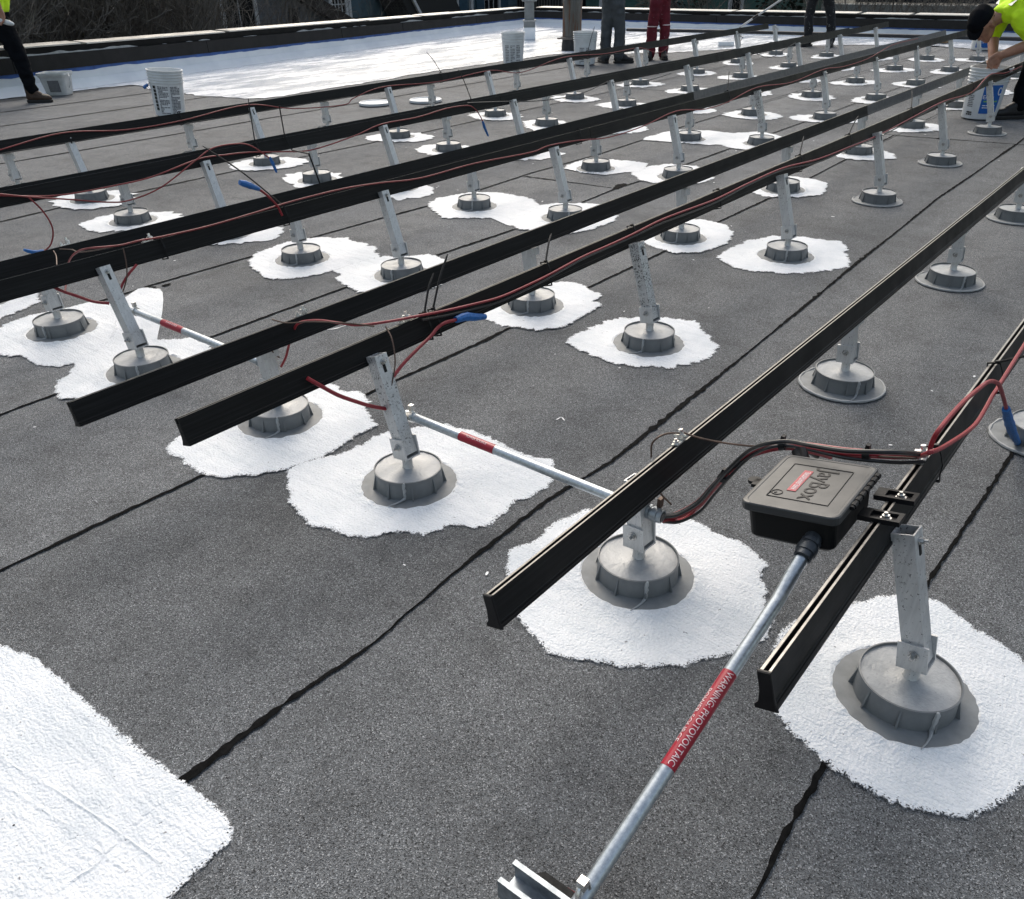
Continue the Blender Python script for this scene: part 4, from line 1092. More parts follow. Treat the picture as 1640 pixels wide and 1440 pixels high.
def lug(row, x, flip=1):
    """tinned ground lug with a screw, sitting in the slot of a rail"""
    root = RAILS[row]
    x0 = RAILX[row][0]

    def loc(dx, u, w):
        return Vector((x - x0 + dx, 0, 0)) + ACV * u + UPV * w
    rot = RX(-TILT)
    mb = MB()
    mb.box(loc(0, 0.008, 0.003), (0.024, 0.015, 0.003), rot)
    mb.box(loc(0.020 * flip, 0.008, 0.009), (0.012, 0.014, 0.014), rot)
    mb.tube([loc(0.020 * flip, -0.006, 0.012), loc(0.020 * flip, 0.022, 0.012)], 0.0048, 8)
    mb.lathe([(0.0062, 0.0), (0.0062, 0.005)], 6, loc(-0.004 * flip, 0.008, 0.0046), rot, False)
    mb.lathe([(0.003, 0.005), (0.003, 0.010)], 8, loc(-0.004 * flip, 0.008, 0.0046), rot, False)
    mb.lathe([(0.0048, 0.0), (0.0048, 0.010)], 8, loc(0.020 * flip, 0.008, 0.016), rot, False)
    return mb.build('ground_lug', 'bright', root)


lug('T1', 1.462)
lug('L1', 1.372)
lug('L2', 1.382)
lug('T2', 1.392)
lug('T3', 1.405)
lug('L3', 1.330)

# ------------------------------------------------------------------ cable ties round the rails
def tie(row, x, tail, label):
    prof = [(-0.006, 0.004), (0.018, 0.0035), (0.0195, -0.030), (0.0285, -0.058), (0.027, -0.064), (-0.0065, -0.064), (-0.0075, -0.050), (-0.012, -0.032), (-0.010, -0.012)]
    root = empty('cable_tie', rail_pt(row, x, 0, 0))
    tag(root, label, 'cable tie', 'black cable ties on the rails')
    sl = 0.0025
    mb = MB()
    rg = []
    for dx in (-sl, sl):
        for q in (1.0, 1.10):
            cu, cw = 0.008, -0.03
            rg.append([Vector((dx, 0, 0)) + ACV * (cu + (u - cu) * q) + UPV * (cw + (w - cw) * q) for u, w in prof])
    n = len(prof)
    vs = rg[0] + rg[1] + rg[2] + rg[3]
    fs = []
    for j in range(n):
        k = (j + 1) % n
        fs += [(n + j, n + k, 3 * n + k, 3 * n + j), (j, k, n + k, n + j), (2 * n + k, 2 * n + j, 3 * n + j, 3 * n + k)]
    mb.add(vs, fs)
    mb.build('strap', 'black_plastic', root)
    MB().box(ACV * -0.002 + UPV * 0.007, (0.008, 0.009, 0.007), RX(-TILT)).build('ratchet_head', 'black_plastic', root)
    if tail is not None:
        p0 = ACV * -0.002 + UPV * 0.007
        p2 = Vector(tail)
        p1 = p0.lerp(p2, 0.5) + Vector((0, 0, 0.012))
        MB().tube(spline([p0, p1, p2], 4), [0.0030] * 8 + [0.0016], 5).build('tail', 'rubber', root)


TAILS = {('T2', 0): (0.075, 0.03, 0.085), ('T2', 1): (0.10, 0.03, 0.12), ('T2', 2): (0.11, 0.06, 0.055), ('T2', 4): None, ('T2', 5): (0.20, 0.07, 0.05), ('T2', 6): (0.28, 0.06, 0.05), ('T2', 7): (0.30, 0.1, 0.06),
         ('T3', 1): (-0.16, 0.20, 0.22), ('T3', 3): (0.2, 0.1, 0.1), ('T4', 0): (0.02, 0.02, 0.20), ('T4', 1): (-0.09, 0.02, 0.19), ('T5', 1): (-0.13, 0.02, 0.16), ('T5', 2): (0.10, 0.0, 0.20), ('T1', 1): (0.05, -0.12, 0.03)}
for row, xs in TIES.items():
    for k, x in enumerate(xs):
        rn = {'T1': 'front', 'T2': 'second', 'T3': 'third', 'T4': 'fourth', 'T5': 'rearmost'}[row]
        tl = TAILS.get((row, k))
        tie(row, x, tl, f"black cable tie{' with long tail' if tl else ''} on {rn} tall rail, {ORD[k]} from near end")
# long dark strap hanging from the fourth rail onto the third
o = MB().tube([rail_pt('T4', 2.93, -0.01, 0.01) + Vector((0, 0, 0.14)), rail_pt('T4', 2.93, -0.012, 0), rail_pt('T4', 2.945, -0.02, -0.07), rail_pt('T3', 2.16, -0.01, 0.16), rail_pt('T3', 2.175, -0.008, 0.004)], 0.0035, 5).build('cable_tie', 'black_plastic')
tag(o, 'long black tie stretched from the third tall rail up to the fourth', 'cable tie', 'black cable ties on the rails')

# ================================================================== cables
def cable(name, keys, r, mat, label, sub=6, jitter=0.0, blue=None):
    pts = spline(CABLES[keys], sub)
    o = MB().tube(pts, r, 8).build(name, mat)
    tag(o, label, 'cable')
    if blue:
        bp = spline(CABLES[blue], 5)
        n = len(bp)
        rs = [r * (1.4 + 1.2 * math.sin(PI * min(1, 0.15 + 0.8 * k / (n - 1))) + 0.5 * noise.noise(Vector((k * 0.9, r * 900, 0)))) for k in range(n)]
        MB().tube(bp, rs, 9).build('taped_end', 'blue_tape', o)
    return o


cable('solar_cable', 'r3_main', 0.0036, 'red_wire', 'thick red cable rising from the conduit end and running along the second tall rail')
for key, nm, lab in (('r3_under', 'a', 'red cable drooping under the second tall rail into the long conduit'),):
    cable('solar_cable', key, 0.005, 'red_wire', lab)
cable('solar_cable', 'r3_up', 0.0045, 'red_wire', 'red cable climbing behind the post to a blue taped end on the second tall rail', blue='r3_blue')
CABLES['r3_black'] = [(x, y - 0.003, z - 0.009 - 0.004 * math.sin(x * 5)) for x, y, z in CABLES['r3_main'][9:]]
cable('black_cable', 'r3_black', 0.0034, 'black_wire', 'black cable running below the red one along the second tall rail')
cable('solar_cable', 'r5_main', 0.0032, 'red_wire_faded', 'thin red cable running along the side of the third tall rail')
cable('solar_cable', 'r5_under', 0.005, 'red_wire', 'short red cable under the third tall rail beside its first post')
cable('solar_cable', 'r5_drop', 0.004, 'red_wire', 'red cable dropping from the third tall rail behind its first post')
cable('solar_cable', 'r5_bl_c', 0.0045, 'red_wire', 'short red cable lead with blue taped tip sticking up behind the third rail', blue='r5_blue')
cable('solar_cable', 'r7_a', 0.0034, 'red_wire_faded', 'red cable along the fourth tall rail ending in a hanging blue tip', blue='r7_blue_a')
cable('solar_cable', 'r7_b', 0.0034, 'red_wire_faded', 'red cable looping low under the fourth tall rail then over its top', blue='r7_blue_b')
cable('solar_cable', 'r7_drop', 0.0036, 'red_wire_faded', 'red lead hanging from the fourth rail to a blue taped flag near the left edge', blue='r7_blue_drop')
cable('solar_cable', 'r8', 0.0034, 'red_wire_faded', 'thin red cable along the rearmost tall rail')
cable('solar_cable', 'r1_loop', 0.0042, 'red_wire', 'red cable arching over the front rail to a blue taped tip', blue='r1_blue')
cable('solar_cable', 'r1_main', 0.0042, 'red_wire', 'red cable sagging along the side of the front rail past the tie')
cable('solar_cable', 'bundle_a', 0.0042, 'red_wire', 'upper red cable of the bundle curving from the conduit behind the box')
CABLES['bundle_d'] = [(x + 0.004, y + 0.006, z + 0.006 * math.sin(k * 0.9)) for k, (x, y, z) in enumerate(CABLES['bundle_a'])]
CABLES['bundle_e'] = [(x - 0.004, y - 0.007, z - 0.005 - 0.006 * math.sin(k * 0.7)) for k, (x, y, z) in enumerate(CABLES['bundle_a'])]
cable('solar_cable', 'bundle_d', 0.0034, 'red_wire', 'thin red cable twisting over the top of the bundle behind the box')
cable('solar_cable', 'bundle_e', 0.0034, 'black_wire', 'thin black cable twisting under the bundle behind the box')
cable('solar_cable', 'bundle_c', 0.0042, 'black_wire', 'black cable on the outside of the bundle curving from the conduit')
cable('solar_cable', 'bundle_b', 0.0042, 'red_wire', 'middle red cable of the bundle curving from the conduit behind the box')
cable('solar_cable', 'bundle_blk', 0.0048, 'black_wire', 'thick black cable of the bundle that enters the back of the box')
cable('solar_cable', 'bundle_low', 0.0042, 'red_wire', 'lowest red cable of the bundle hanging clear below the coupling')
cable('black_cable', 'r7_black', 0.003, 'black_wire', 'black lead sagging beneath the fourth tall rail near its middle')
cable('black_cable', 'r7_blk2', 0.003, 'black_wire', 'short black lead hanging under the fourth tall rail beyond its middle')
cable('black_cable', 'r7_blk3', 0.003, 'black_wire', 'black lead drooping from the far part of the fourth tall rail')
for key, lab in (('gw_a', 'thin brown ground wire arching up from behind the low front rail to its lug'), ('gw_b', 'thin brown ground wire running from the low front rail to the front rail lug'),
                 ('gw_c', 'short brown ground wire below the low front rail reaching the coupling'), ('gw_d', 'thin brown ground wire bridging the second pair of rails'),
                 ('gw_e', 'brown ground wire looping down beside the first post of the second tall rail'), ('gw_f', 'short dark ground wire at the conduit end under the second low rail'),
                 ('gw_g', 'brown ground wire hanging in front of the third tall rail'), ('gw_h', 'brown ground wire down from the third low rail'), ('gw_i', 'pale brown ground wire bridging the third pair of rails')):
    o = MB().tube(spline(CABLES[key], 6), 0.0021, 6).build('ground_wire', 'brown_wire')
    tag(o, lab, 'wire')
for c, lab in (((1136, 782), 'black hook and loop strap round the bundle near the coupling'), ((1262, 713), 'black strap round the bundle behind the back corner of the box'), ((1403, 729), 'black strap round the red cables just before the front rail')):
    p = {1136: (4, 0.5), 1262: (7, 0.5), 1403: (10, 0.1)}[c[0]]
    pts = [Vector(q) for q in CABLES['bundle_a']]
    a = pts[p[0] - 1].lerp(pts[p[0]], 0.75)
    d = (pts[p[0]] - pts[p[0] - 1]).normalized()
    mb = MB().tube([a - d * 0.006, a + d * 0.006], [0.0115, 0.0115], 10)
    mb.box(a + Vector((0, 0, 0.013)), (0.011, 0.007, 0.014))
    tag(mb.build('cable_strap', 'black_plastic'), lab, 'strap')

# ================================================================== conduits with warning labels
def conduit(label, p0, p1, lab_s, lab_e, extras, path=None):
    p0, p1 = Vector(p0), Vector(p1)
    root = empty('conduit', p0)
    tag(root, label, 'conduit', 'galvanised conduits')
    d = (p1 - p0).normalized()
    L = (p1 - p0).length
    pts = [Vector((0, 0, 0)), d * L] if path is None else [Vector(q) - p0 for q in path]
    R = 0.0115
    MB().tube(pts, R, 18).build('pipe', 'emt', root)
    # red warning label wrapped on the pipe, lettering on its upper side
    up = (Vector((0, 0, 1)) - d * d.z).normalized()
    sd = d.cross(up)
    a, b = lab_s, lab_e
    rg = []
    for s in (a, b):
        rg.append([d * s + (up * math.cos(2 * PI * j / 24) + sd * math.sin(2 * PI * j / 24)) * (R + 0.0005) for j in range(24)])
    lb = MB().loft(rg, smooth=True, caps=False).build('warning_label', 'red_label', root)
    return root, d, up, sd, lb


def wrap_text(body, size, root, lb, d, up, sd, s0, ang, direction, R=0.0115):
    """lettering laid round a pipe: reading along direction * d, centred at distance s0 and angle ang"""
    me = text_mesh(body, size)
    bm = bmesh.new()
    bm.from_mesh(me)
    bmesh.ops.triangulate(bm, faces=bm.faces[:])
    for _ in range(3):
        long = [e for e in bm.edges if abs(e.verts[0].co.y - e.verts[1].co.y) > 0.0022]
        if long:
            bmesh.ops.subdivide_edges(bm, edges=long, cuts=1)
            bmesh.ops.triangulate(bm, faces=bm.faces[:])
    bm.to_mesh(me)
    bm.free()

    def fn(c):
        an = ang + direction * -c.y / R
        return d * (s0 + direction * c.x) + (up * math.cos(an) + sd * math.sin(an)) * (R + 0.0011)
    xform(me, fn)
    return put('lettering', me, 'pale_print', lb)


def compression(root, at, d, r0=0.0115, n=3, mat='zinc'):
    mb = MB()
    q = d.to_track_quat('Z', 'Y').to_matrix()
    mb.lathe([(0.0118, -0.004), (0.0145, -0.003), (0.0145, 0.008), (0.0160, 0.009), (0.0160, 0.016), (0.0140, 0.017), (0.0140, 0.021), (0.0172, 0.022), (0.0172, 0.034), (0.0150, 0.035), (0.0150, 0.044), (0.0118, 0.045), (0.0108, 0.030)], 20, at, q, True, caps=False)
    mb.lathe([(0.0165, 0.0095), (0.0165, 0.0155)], 6, at, q, False)
    return mb.build('coupling', mat, root)


# conduit between the second and the front row
c0, c1 = (1.292, 1.398, 0.186), (1.296, 0.672, 0.174)
root, d, up, sd, lb = conduit('galvanised conduit with red label between the second and front rows', c0, c1, 0.185, 0.295, 0)
wrap_text('WARNING: PHOTOVOLTAIC', 0.0084, root, lb, d, up, sd, 0.24, -0.55, 1)
wrap_text('POWER SOURCE', 0.0084, root, lb, d, up, sd, 0.24, 0.45, 1)
compression(root, d * 0.704, d)
MB().tube([d * 0.70, d * 0.7495], 0.0098, 12).build('cable_throat', 'black_plastic', root)
q = d.to_track_quat('Z', 'Y').to_matrix()
MB().lathe([(0.0150, 0.0), (0.0150, 0.018)], 18, d * 0.01, q, True).build('strap_clamp', 'bright', root)
MB().box(d * 0.016 + Vector((0.004, 0, 0.022)), (0.012, 0.010, 0.016)).build('clamp_screw', 'bright', root)
MB().box(d * 0.735 + Vector((0.010, 0, 0.026)), (0.014, 0.008, 0.022)).build('bonding_lug', 'brown_wire', root)
# conduit between the third and the second row
c0, c1 = (1.292, 2.72, 0.178), (1.290, 1.985, 0.172)
root, d, up, sd, lb = conduit('galvanised conduit with red label between the third and second rows', c0, c1, 0.20, 0.32, 0)
wrap_text('WARNING: PHOTOVOLTAIC', 0.0084, root, lb, d, up, sd, 0.26, -0.55, 1)
wrap_text('POWER SOURCE', 0.0084, root, lb, d, up, sd, 0.26, 0.45, 1)
compression(root, d * 0.715, d)
MB().tube([d * 0.71, d * 0.762], 0.0098, 12).build('cable_throat', 'red_wire', root)
q = d.to_track_quat('Z', 'Y').to_matrix()
MB().lathe([(0.0150, 0.0), (0.0150, 0.018)], 18, d * 0.02, q, True).build('strap_clamp', 'bright', root)
MB().box(d * 0.026 + Vector((0.004, 0, 0.022)), (0.012, 0.010, 0.016)).build('clamp_screw', 'bright', root)
MB().box(d * 0.74 + Vector((0.008, 0, 0.024)), (0.014, 0.008, 0.020)).build('bonding_lug', 'brown_wire', root)
# conduit from the box to the near support
c0, c1 = Vector((1.150, 0.304, 0.346)), Vector((0.30, 0.331, 0.030))
a0 = Vector((1.045, 0.306, 0.292))
a1 = Vector((0.53, 0.3225, 0.118))
dd = (a1 - a0).normalized()
root, d, up, sd, lb = conduit('long galvanised conduit sloping from the junction box to the near strut support', a0, a1 + dd * 0.16, 0.155, 0.335, 0,
                              path=[Vector((1.150, 0.300, 0.362)), Vector((1.118, 0.301, 0.347)), Vector((1.080, 0.304, 0.319)), a0, a1 + dd * 0.16])
wrap_text('WARNING: PHOTOVOLTAIC', 0.0134, root, lb, d, up, sd, 0.245, -0.33, 1)
wrap_text('POWER SOURCE', 0.0134, root, lb, d, up, sd, 0.245, 0.93, 1)
compression(root, Vector((1.146, 0.300, 0.361)) - a0, Vector((-0.92, 0, -0.39)).normalized(), mat='dark_fitting')

# near support: strut channel on a rubber block
root = empty('pipe_support', (0.505, 0.33, 0))
tag(root, 'galvanised strut channel on a black rubber block with red stripes at the bottom edge', 'pipe support')
mb = MB()
prof = [(-0.0205, 0.058), (0.0205, 0.058), (0.0205, 0.098), (0.0125, 0.098), (0.0125, 0.091), (0.0150, 0.091), (0.0150, 0.0945), (0.0180, 0.0945), (0.0180, 0.0605), (-0.0180, 0.0605), (-0.0180, 0.0945), (-0.0150, 0.0945), (-0.0150, 0.091), (-0.0125, 0.091), (-0.0125, 0.098), (-0.0205, 0.098)]
mb.loft([[(x, y, z) for x, z in prof] for y in (-0.20, 0.105)], caps=True)
mb.build('strut_channel', 'zinc', root)
mb = MB()
bl = [(-0.040, 0.0), (0.068, 0.0), (0.068, 0.022), (0.052, 0.0572), (-0.030, 0.0572), (-0.040, 0.030)]
mb.loft([[(x * 0.9, -0.20, z * 0.9) for x, z in bl], [(x, -0.185, z) for x, z in bl], [(x, 0.076, z) for x, z in bl], [(x * 0.85, 0.092, z * 0.8) for x, z in bl]], caps=True)
rb = mb.build('rubber_block', 'rubber', root)
n = Vector((0.035, 0, 0.016)).normalized()
for k in range(3):
    z = 0.028 + 0.009 * k
    x = 0.068 - (z - 0.022) * 16 / 35 + 0.0012
    MB().box((x, -0.015 - 0.01 * k, z), (0.0012, 0.12, 0.0055), RY(-0.43)).build('red_stripe', 'red_stripe', rb)
for yy in (0.035, -0.12):
    MB().lathe([(0.0065, 0.0), (0.0065, 0.006), (0.0055, 0.007)], 6, (0, yy, 0.0608), None, False).build('bolt', 'bright', root)
mb = MB()
for s in (-1, 1):
    mb.tube([(0.012 * s + 0.02, -0.015, 0.094), (0.014 * s + 0.02, -0.012, 0.118), (0.010 * s + 0.02, -0.008, 0.140), (0.004 * s + 0.02, -0.006, 0.146)], 0.0045, 8)
mb.box((0.02, -0.008, 0.152), (0.012, 0.012, 0.016))
mb.build('pipe_strap', 'bright', root)

# ================================================================== black junction box on the front rail
BX, BY, BZ = 1.256, 0.351, 0.392
box = empty('junction_box', (1.232, 0.336, 0.334))
box.rotation_euler = (-0.18, 0, 0)
box.scale = (0.97, 1.06, 1.0)
tag(box, 'black plastic junction box with embossed lid bolted to the front rail', 'junction box')
LZ = BZ - 0.322


def rr(hx, hy, r, z, n=5):
    q = []
    for cx, cy, a0 in ((hx - r, hy - r, 0), (-(hx - r), hy - r, 90), (-(hx - r), -(hy - r), 180), (hx - r, -(hy - r), 270)):
        for k in range(n):
            a = math.radians(a0 + 90 * k / (n - 1))
            q.append((cx + r * math.cos(a), cy + r * math.sin(a), z))
    return q


MB().loft([rr(0.088, 0.064, 0.012, -0.002), rr(0.092, 0.068, 0.014, 0.003), rr(0.094, 0.070, 0.014, LZ - 0.014)], smooth=False).build('body', 'box', box)
lid = MB().loft([rr(0.101, 0.077, 0.013, LZ - 0.016), rr(0.102, 0.078, 0.014, LZ - 0.013), rr(0.102, 0.078, 0.014, LZ - 0.003), rr(0.1005, 0.0765, 0.014, LZ - 0.0008), rr(0.098, 0.074, 0.013, LZ), rr(0.0945, 0.0705, 0.011, LZ), rr(0.0935, 0.0695, 0.011, LZ - 0.0008), rr(0.02, 0.02, 0.004, LZ - 0.0004)]).build('lid', 'lid', box)
fr = [(-0.066, 0.047), (0.066, 0.050), (0.066, -0.047), (-0.066, -0.050)]
mb = MB()
for k in range(4):
    a, b = Vector((*fr[k], LZ - 0.0002)), Vector((*fr[(k + 1) % 4], LZ - 0.0002))
    mb.tube([a, b], 0.0008, 6)
mb.build('lid_border', 'black_plastic', lid)  # recess shade of the lid markings put into darker strips
me = text_mesh('JayBox', 0.043, 0.0007)
xform(me, lambda c: Vector((-c.x, -c.y - 0.012, LZ - 0.0002 + c.z)))
put('embossed_name', me, 'black_plastic', lid)
MB().box((0.004, 0.018, LZ + 0.0003), (0.082, 0.0145, 0.0006)).build('red_sticker', 'red_label', lid)
mb = MB()
rd = random.Random(3)
x = -0.031
while x < 0.036:
    w = rd.uniform(0.0022, 0.0036)
    kind = rd.randrange(3)
    mb.box((x, 0.017, LZ + 0.0008), (0.0009, 0.0085, 0.0003))
    mb.box((x + w * 0.5, 0.017 + (0.0035, -0.0035, 0.0)[kind], LZ + 0.0008), (w * 0.8, 0.0012, 0.0003))
    if kind != 1:
        mb.box((x + w * 0.8, 0.017, LZ + 0.0008), (0.0008, 0.0075, 0.0003))
    x += w + 0.0017
mb.build('sticker_print', 'pale_print', lid)
mb = MB()
ringp = [(-0.049 + 0.0085 * math.cos(a), 0.036 + 0.0085 * math.sin(a), LZ) for a in [2 * PI * k / 20 for k in range(21)]]
mb.tube(ringp, 0.0008, 5, caps=False)
mb.tube([(-0.049, 0.036, LZ), (-0.052, 0.040, LZ)], 0.0008, 5)
mb.tube([(-0.049 + 0.004, 0.036 + 0.0075, LZ), (-0.056, 0.0465, LZ), (-0.062, 0.047, LZ)], 0.0008, 5)
mb.build('embossed_mark', 'black_plastic', lid)
# hinge knuckles on the rail side
mb = MB().tube([(-0.050, -0.081, LZ - 0.006), (0.075, -0.081, LZ - 0.006)], 0.0038, 9)
mb.build('hinge_rod', 'black_plastic', box)
for k in range(7):
    x = -0.044 + 0.019 * k
    MB().tube([(x, -0.081, LZ - 0.006), (x + 0.011, -0.081, LZ - 0.006)], 0.0052, 9).build('hinge_knuckle', 'black_plastic', box)
# two mounting tabs with slots, nuts on top
for tx, ti in ((0.006, 0), (0.086, 1)):
    mb = MB()
    z = 0.0270
    yb = (-0.078, -0.140)
    mb.box((tx - 0.0135, (yb[0] + yb[1]) / 2, z), (0.006, 0.062, 0.009))
    mb.box((tx + 0.0135, (yb[0] + yb[1]) / 2, z), (0.006, 0.062, 0.009))
    mb.box((tx, -0.086, z), (0.0212, 0.016, 0.009))
    mb.box((tx, -0.1365, z), (0.0212, 0.007, 0.009))
    mb.box((tx, -0.110, z - 0.003), (0.021, 0.046, 0.0025))
    tb = mb.build('mounting_tab', 'black_plastic', box)
    mb = MB().lathe([(0.0085, 0.0), (0.0085, 0.0015)], 14, (tx, -0.116, z - 0.0012), None, False)
    mb.lathe([(0.0062, 0.0015), (0.0062, 0.0065)], 6, (tx, -0.116, z - 0.0012), None, False)
    mb.lathe([(0.0030, 0.0065), (0.0030, 0.0115)], 8, (tx, -0.116, z - 0.0012), None, False)
    mb.build('nut', 'bright', tb)
mb = MB()
mb.box((-0.012, 0.084, LZ - 0.010), (0.024, 0.014, 0.006))
mb.lathe([(0.011, 0), (0.011, 0.006)], 12, (-0.004, 0.093, LZ - 0.013), None, False)
mb.build('latch_tab', 'box', box)
mb = MB().tube([(0.075, 0.045, LZ - 0.028), (0.118, 0.058, LZ - 0.012), (0.128, 0.066, LZ - 0.004)], 0.0135, 14)
mb.build('cable_gland', 'black_plastic', box)

# ================================================================== pails
def pail(label, P, h, r0, r1, group='paint pails on the roof', ridges=3, label_fn=None, handle=True):
    root = empty('pail', (P[0], P[1], 0.008))
    tag(root, label, 'pail', group)
    prof = [(r0 * 0.94, 0.0), (r0, 0.004)]
    zt = h - 0.105
    prof.append((r0 + (r1 - r0) * zt / h, zt))
    for k in range(ridges):
        z = zt + 0.09 / ridges * k
        rr_ = r0 + (r1 - r0) * z / h
        prof += [(rr_, z + 0.004), (rr_ + 0.008, z + 0.006), (rr_ + 0.008, z + 0.010), (rr_, z + 0.013)]
    prof += [(r1, h - 0.012), (r1 + 0.006, h - 0.010), (r1 + 0.006, h), (r1 - 0.002, h), (r1 - 0.004, h - 0.03), (r0 - 0.004, 0.02), (0.001, 0.018)]
    bd = MB().lathe(prof, 40, caps=False).build('tub', 'pail', root)
    return root, bd


def cyl_patch(name, root, mat, r0, r1, h, z0, z1, a0, a1, off=0.0012, n=10):
    rad = lambda z: r0 + (r1 - r0) * z / h + off
    rg = []
    for z in (z0, z1):
        rg.append([(rad(z) * math.cos(a0 + (a1 - a0) * k / n), rad(z) * math.sin(a0 + (a1 - a0) * k / n), z) for k in range(n + 1)])
    return MB().loft(rg, smooth=True, caps=False, closed=False).build(name, mat, root)


def print_lines(name, parent, r0, r1, h, z0, z1, a0, a1, rows, seed, mat='grey_print', th=0.5):
    """tiny unreadable lines of print as thin strips"""
    rd = random.Random(seed)
    mb = MB()
    dz = (z1 - z0) / rows
    for k in range(rows):
        z = z0 + dz * k
        a = a0
        while a < a1:
            w = rd.uniform(0.03, 0.16)
            b = min(a1, a + w)
            rad = lambda q: r0 + (r1 - r0) * q / h + 0.0022
            vs = []
            for zz in (z, z + dz * th):
                for s in range(3):
                    an = a + (b - a) * s / 2
                    vs.append((rad(zz) * math.cos(an), rad(zz) * math.sin(an), zz))
            mb.add(vs, [(0, 1, 4, 3), (1, 2, 5, 4)])
            a = b + rd.uniform(0.008, 0.03)
            if rd.random() < 0.06:
                break
    return mb.build(name, mat, parent)


def facing(P):
    return math.atan2(-P[1], -P[0])


def bail(root, r, h, side):
    pts = [(r * math.cos(side + a) * 1.03, r * math.sin(side + a) * 1.03, h - 0.10 - 0.09 * math.sin(PI * k / 8)) for k, a in enumerate([-0.5 + 1.0 * k / 8 for k in range(9)])]
    MB().tube(pts, 0.0022, 6).build('handle', 'black_plastic', root)


P = (4.50, 7.62)
A = facing(P)
root, bd = pail('white pail with two grey columns of small print, before the rearmost rail', P, 0.37, 0.128, 0.150, ridges=4)
bd.rotation_euler = (0, 0, 0)
root.rotation_euler = (0.05, 0.06, 0)
for a0, a1, sd_ in ((A - 0.62, A + 0.05, 1), (A + 0.14, A + 0.80, 2)):
    lb = cyl_patch('print_panel', root, 'white_print', 0.128, 0.150, 0.37, 0.02, 0.255, a0, a1)
    print_lines('small_print', lb, 0.128, 0.150, 0.37, 0.025, 0.250, a0 + 0.02, a1 - 0.02, 19, sd_, th=0.72)
print_lines('pictogram', root, 0.128, 0.150, 0.37, 0.05, 0.255, A - 0.95, A - 0.74, 7, 9, 'black_plastic', 0.8)
MB().tube([(0.150 * math.cos(A - 1.2), 0.150 * math.sin(A - 1.2), 0.27), (0.175 * math.cos(A - 1.15), 0.175 * math.sin(A - 1.15), 0.235), (0.155 * math.cos(A - 1.05), 0.155 * math.sin(A - 1.05), 0.21)], 0.0025, 6).build('handle', 'black_plastic', root)
MB().tube([(0.16 * math.cos(A - 1.35), 0.16 * math.sin(A - 1.35), 0.25), (0.20 * math.cos(A - 1.3), 0.20 * math.sin(A - 1.3), 0.225)], [0.012, 0.016], 8).build('blue_grip', 'blue_tape', root)
P = (9.50, 7.58)
A = facing(P)
root, bd = pail('white ribbed pail standing at the edge of the wet coating', P, 0.35, 0.128, 0.150)
for k in range(3):
    print_lines('small_print', root, 0.128, 0.150, 0.35, 0.02, 0.22, A - 0.8 + 0.55 * k, A - 0.38 + 0.55 * k, 11, 30 + k)
P = (9.86, 6.70)
A = facing(P)
root, bd = pail('white pail beside the rusty stack, next to the grey trousers', P, 0.36, 0.128, 0.150, ridges=4)
for k in range(2):
    print_lines('small_print', root, 0.128, 0.150, 0.36, 0.02, 0.20, A - 0.5 + 0.6 * k, A - 0.05 + 0.6 * k, 10, 40 + k)
# blue labelled pails
for P, lab, sd_ in (((8.105, 1.615), 'white pail with blue label reading Endu in front of the bending worker', 50), ((13.95, 2.98), 'white pail with blue label far behind the bending worker under his face', 60)):
    A = facing(P)
    root, bd = pail(lab, P, 0.365, 0.130, 0.150, ridges=4)
    a0, a1 = (A - 0.08, A + 0.92) if sd_ == 50 else (A - 0.6, A + 0.75)
    z0, z1 = (0.045, 0.250) if sd_ == 50 else (0.03, 0.30)
    lb = cyl_patch('blue_label', root, 'blue_print', 0.130, 0.150, 0.365, z0, z1, a0, a1, n=16)
    cyl_patch('green_line', lb, 'green_print', 0.130, 0.150, 0.365, 0.128, 0.139, a0 + 0.12, a1 - 0.12, 0.0022)
    print_lines('white_line', lb, 0.130, 0.150, 0.365, 0.085, 0.117, a0 + 0.12, a1 - 0.2, 2, sd_, 'white_print', 0.4)
    rad = lambda z: 0.130 + 0.020 * z / 0.365 + 0.0024

    def curl(me, ac, zc):
        def fn(c):
            an = ac + c.x / 0.137
            return Vector((rad(zc + c.y) * math.cos(an), rad(zc + c.y) * math.sin(an), zc + c.y))
        return xform(me, fn)
    if sd_ == 50:
        put('lettering', curl(text_mesh('Endu', 0.040), A + 0.24, 0.163), 'white_print', lb)
        MB().tube([(rad(0.2) * math.cos(A + 0.80 + 0.10 * math.cos(q)), rad(0.2) * math.sin(A + 0.80 + 0.10 * math.cos(q)), 0.205 + 0.026 * math.sin(q)) for q in [0.6 + 5.0 * k / 14 for k in range(15)]], 0.0035, 5).build('letter_mark', 'white_print', lb)
        print_lines('small_print', root, 0.130, 0.150, 0.365, 0.09, 0.24, A - 0.85, A - 0.5, 12, 52)
        print_lines('pictogram', root, 0.130, 0.150, 0.365, 0.03, 0.06, A - 0.8, A - 0.45, 2, 53, 'black_plastic', 0.7)
        pts = [(0.152 * math.cos(A + q), 0.152 * math.sin(A + q), 0.30 - 0.02 * math.cos(q * 2)) for q in [-1.5 + 0.3 * k for k in range(5)]]
        MB().tube(pts, 0.002, 5).build('handle', 'zinc', root)
    else:
        MB().box((rad(0.27) * math.cos(A) * 1.0, rad(0.27) * math.sin(A), 0.262), (0.004, 0.05, 0.012), RZ(A)).build('white_mark', 'white_print', lb)
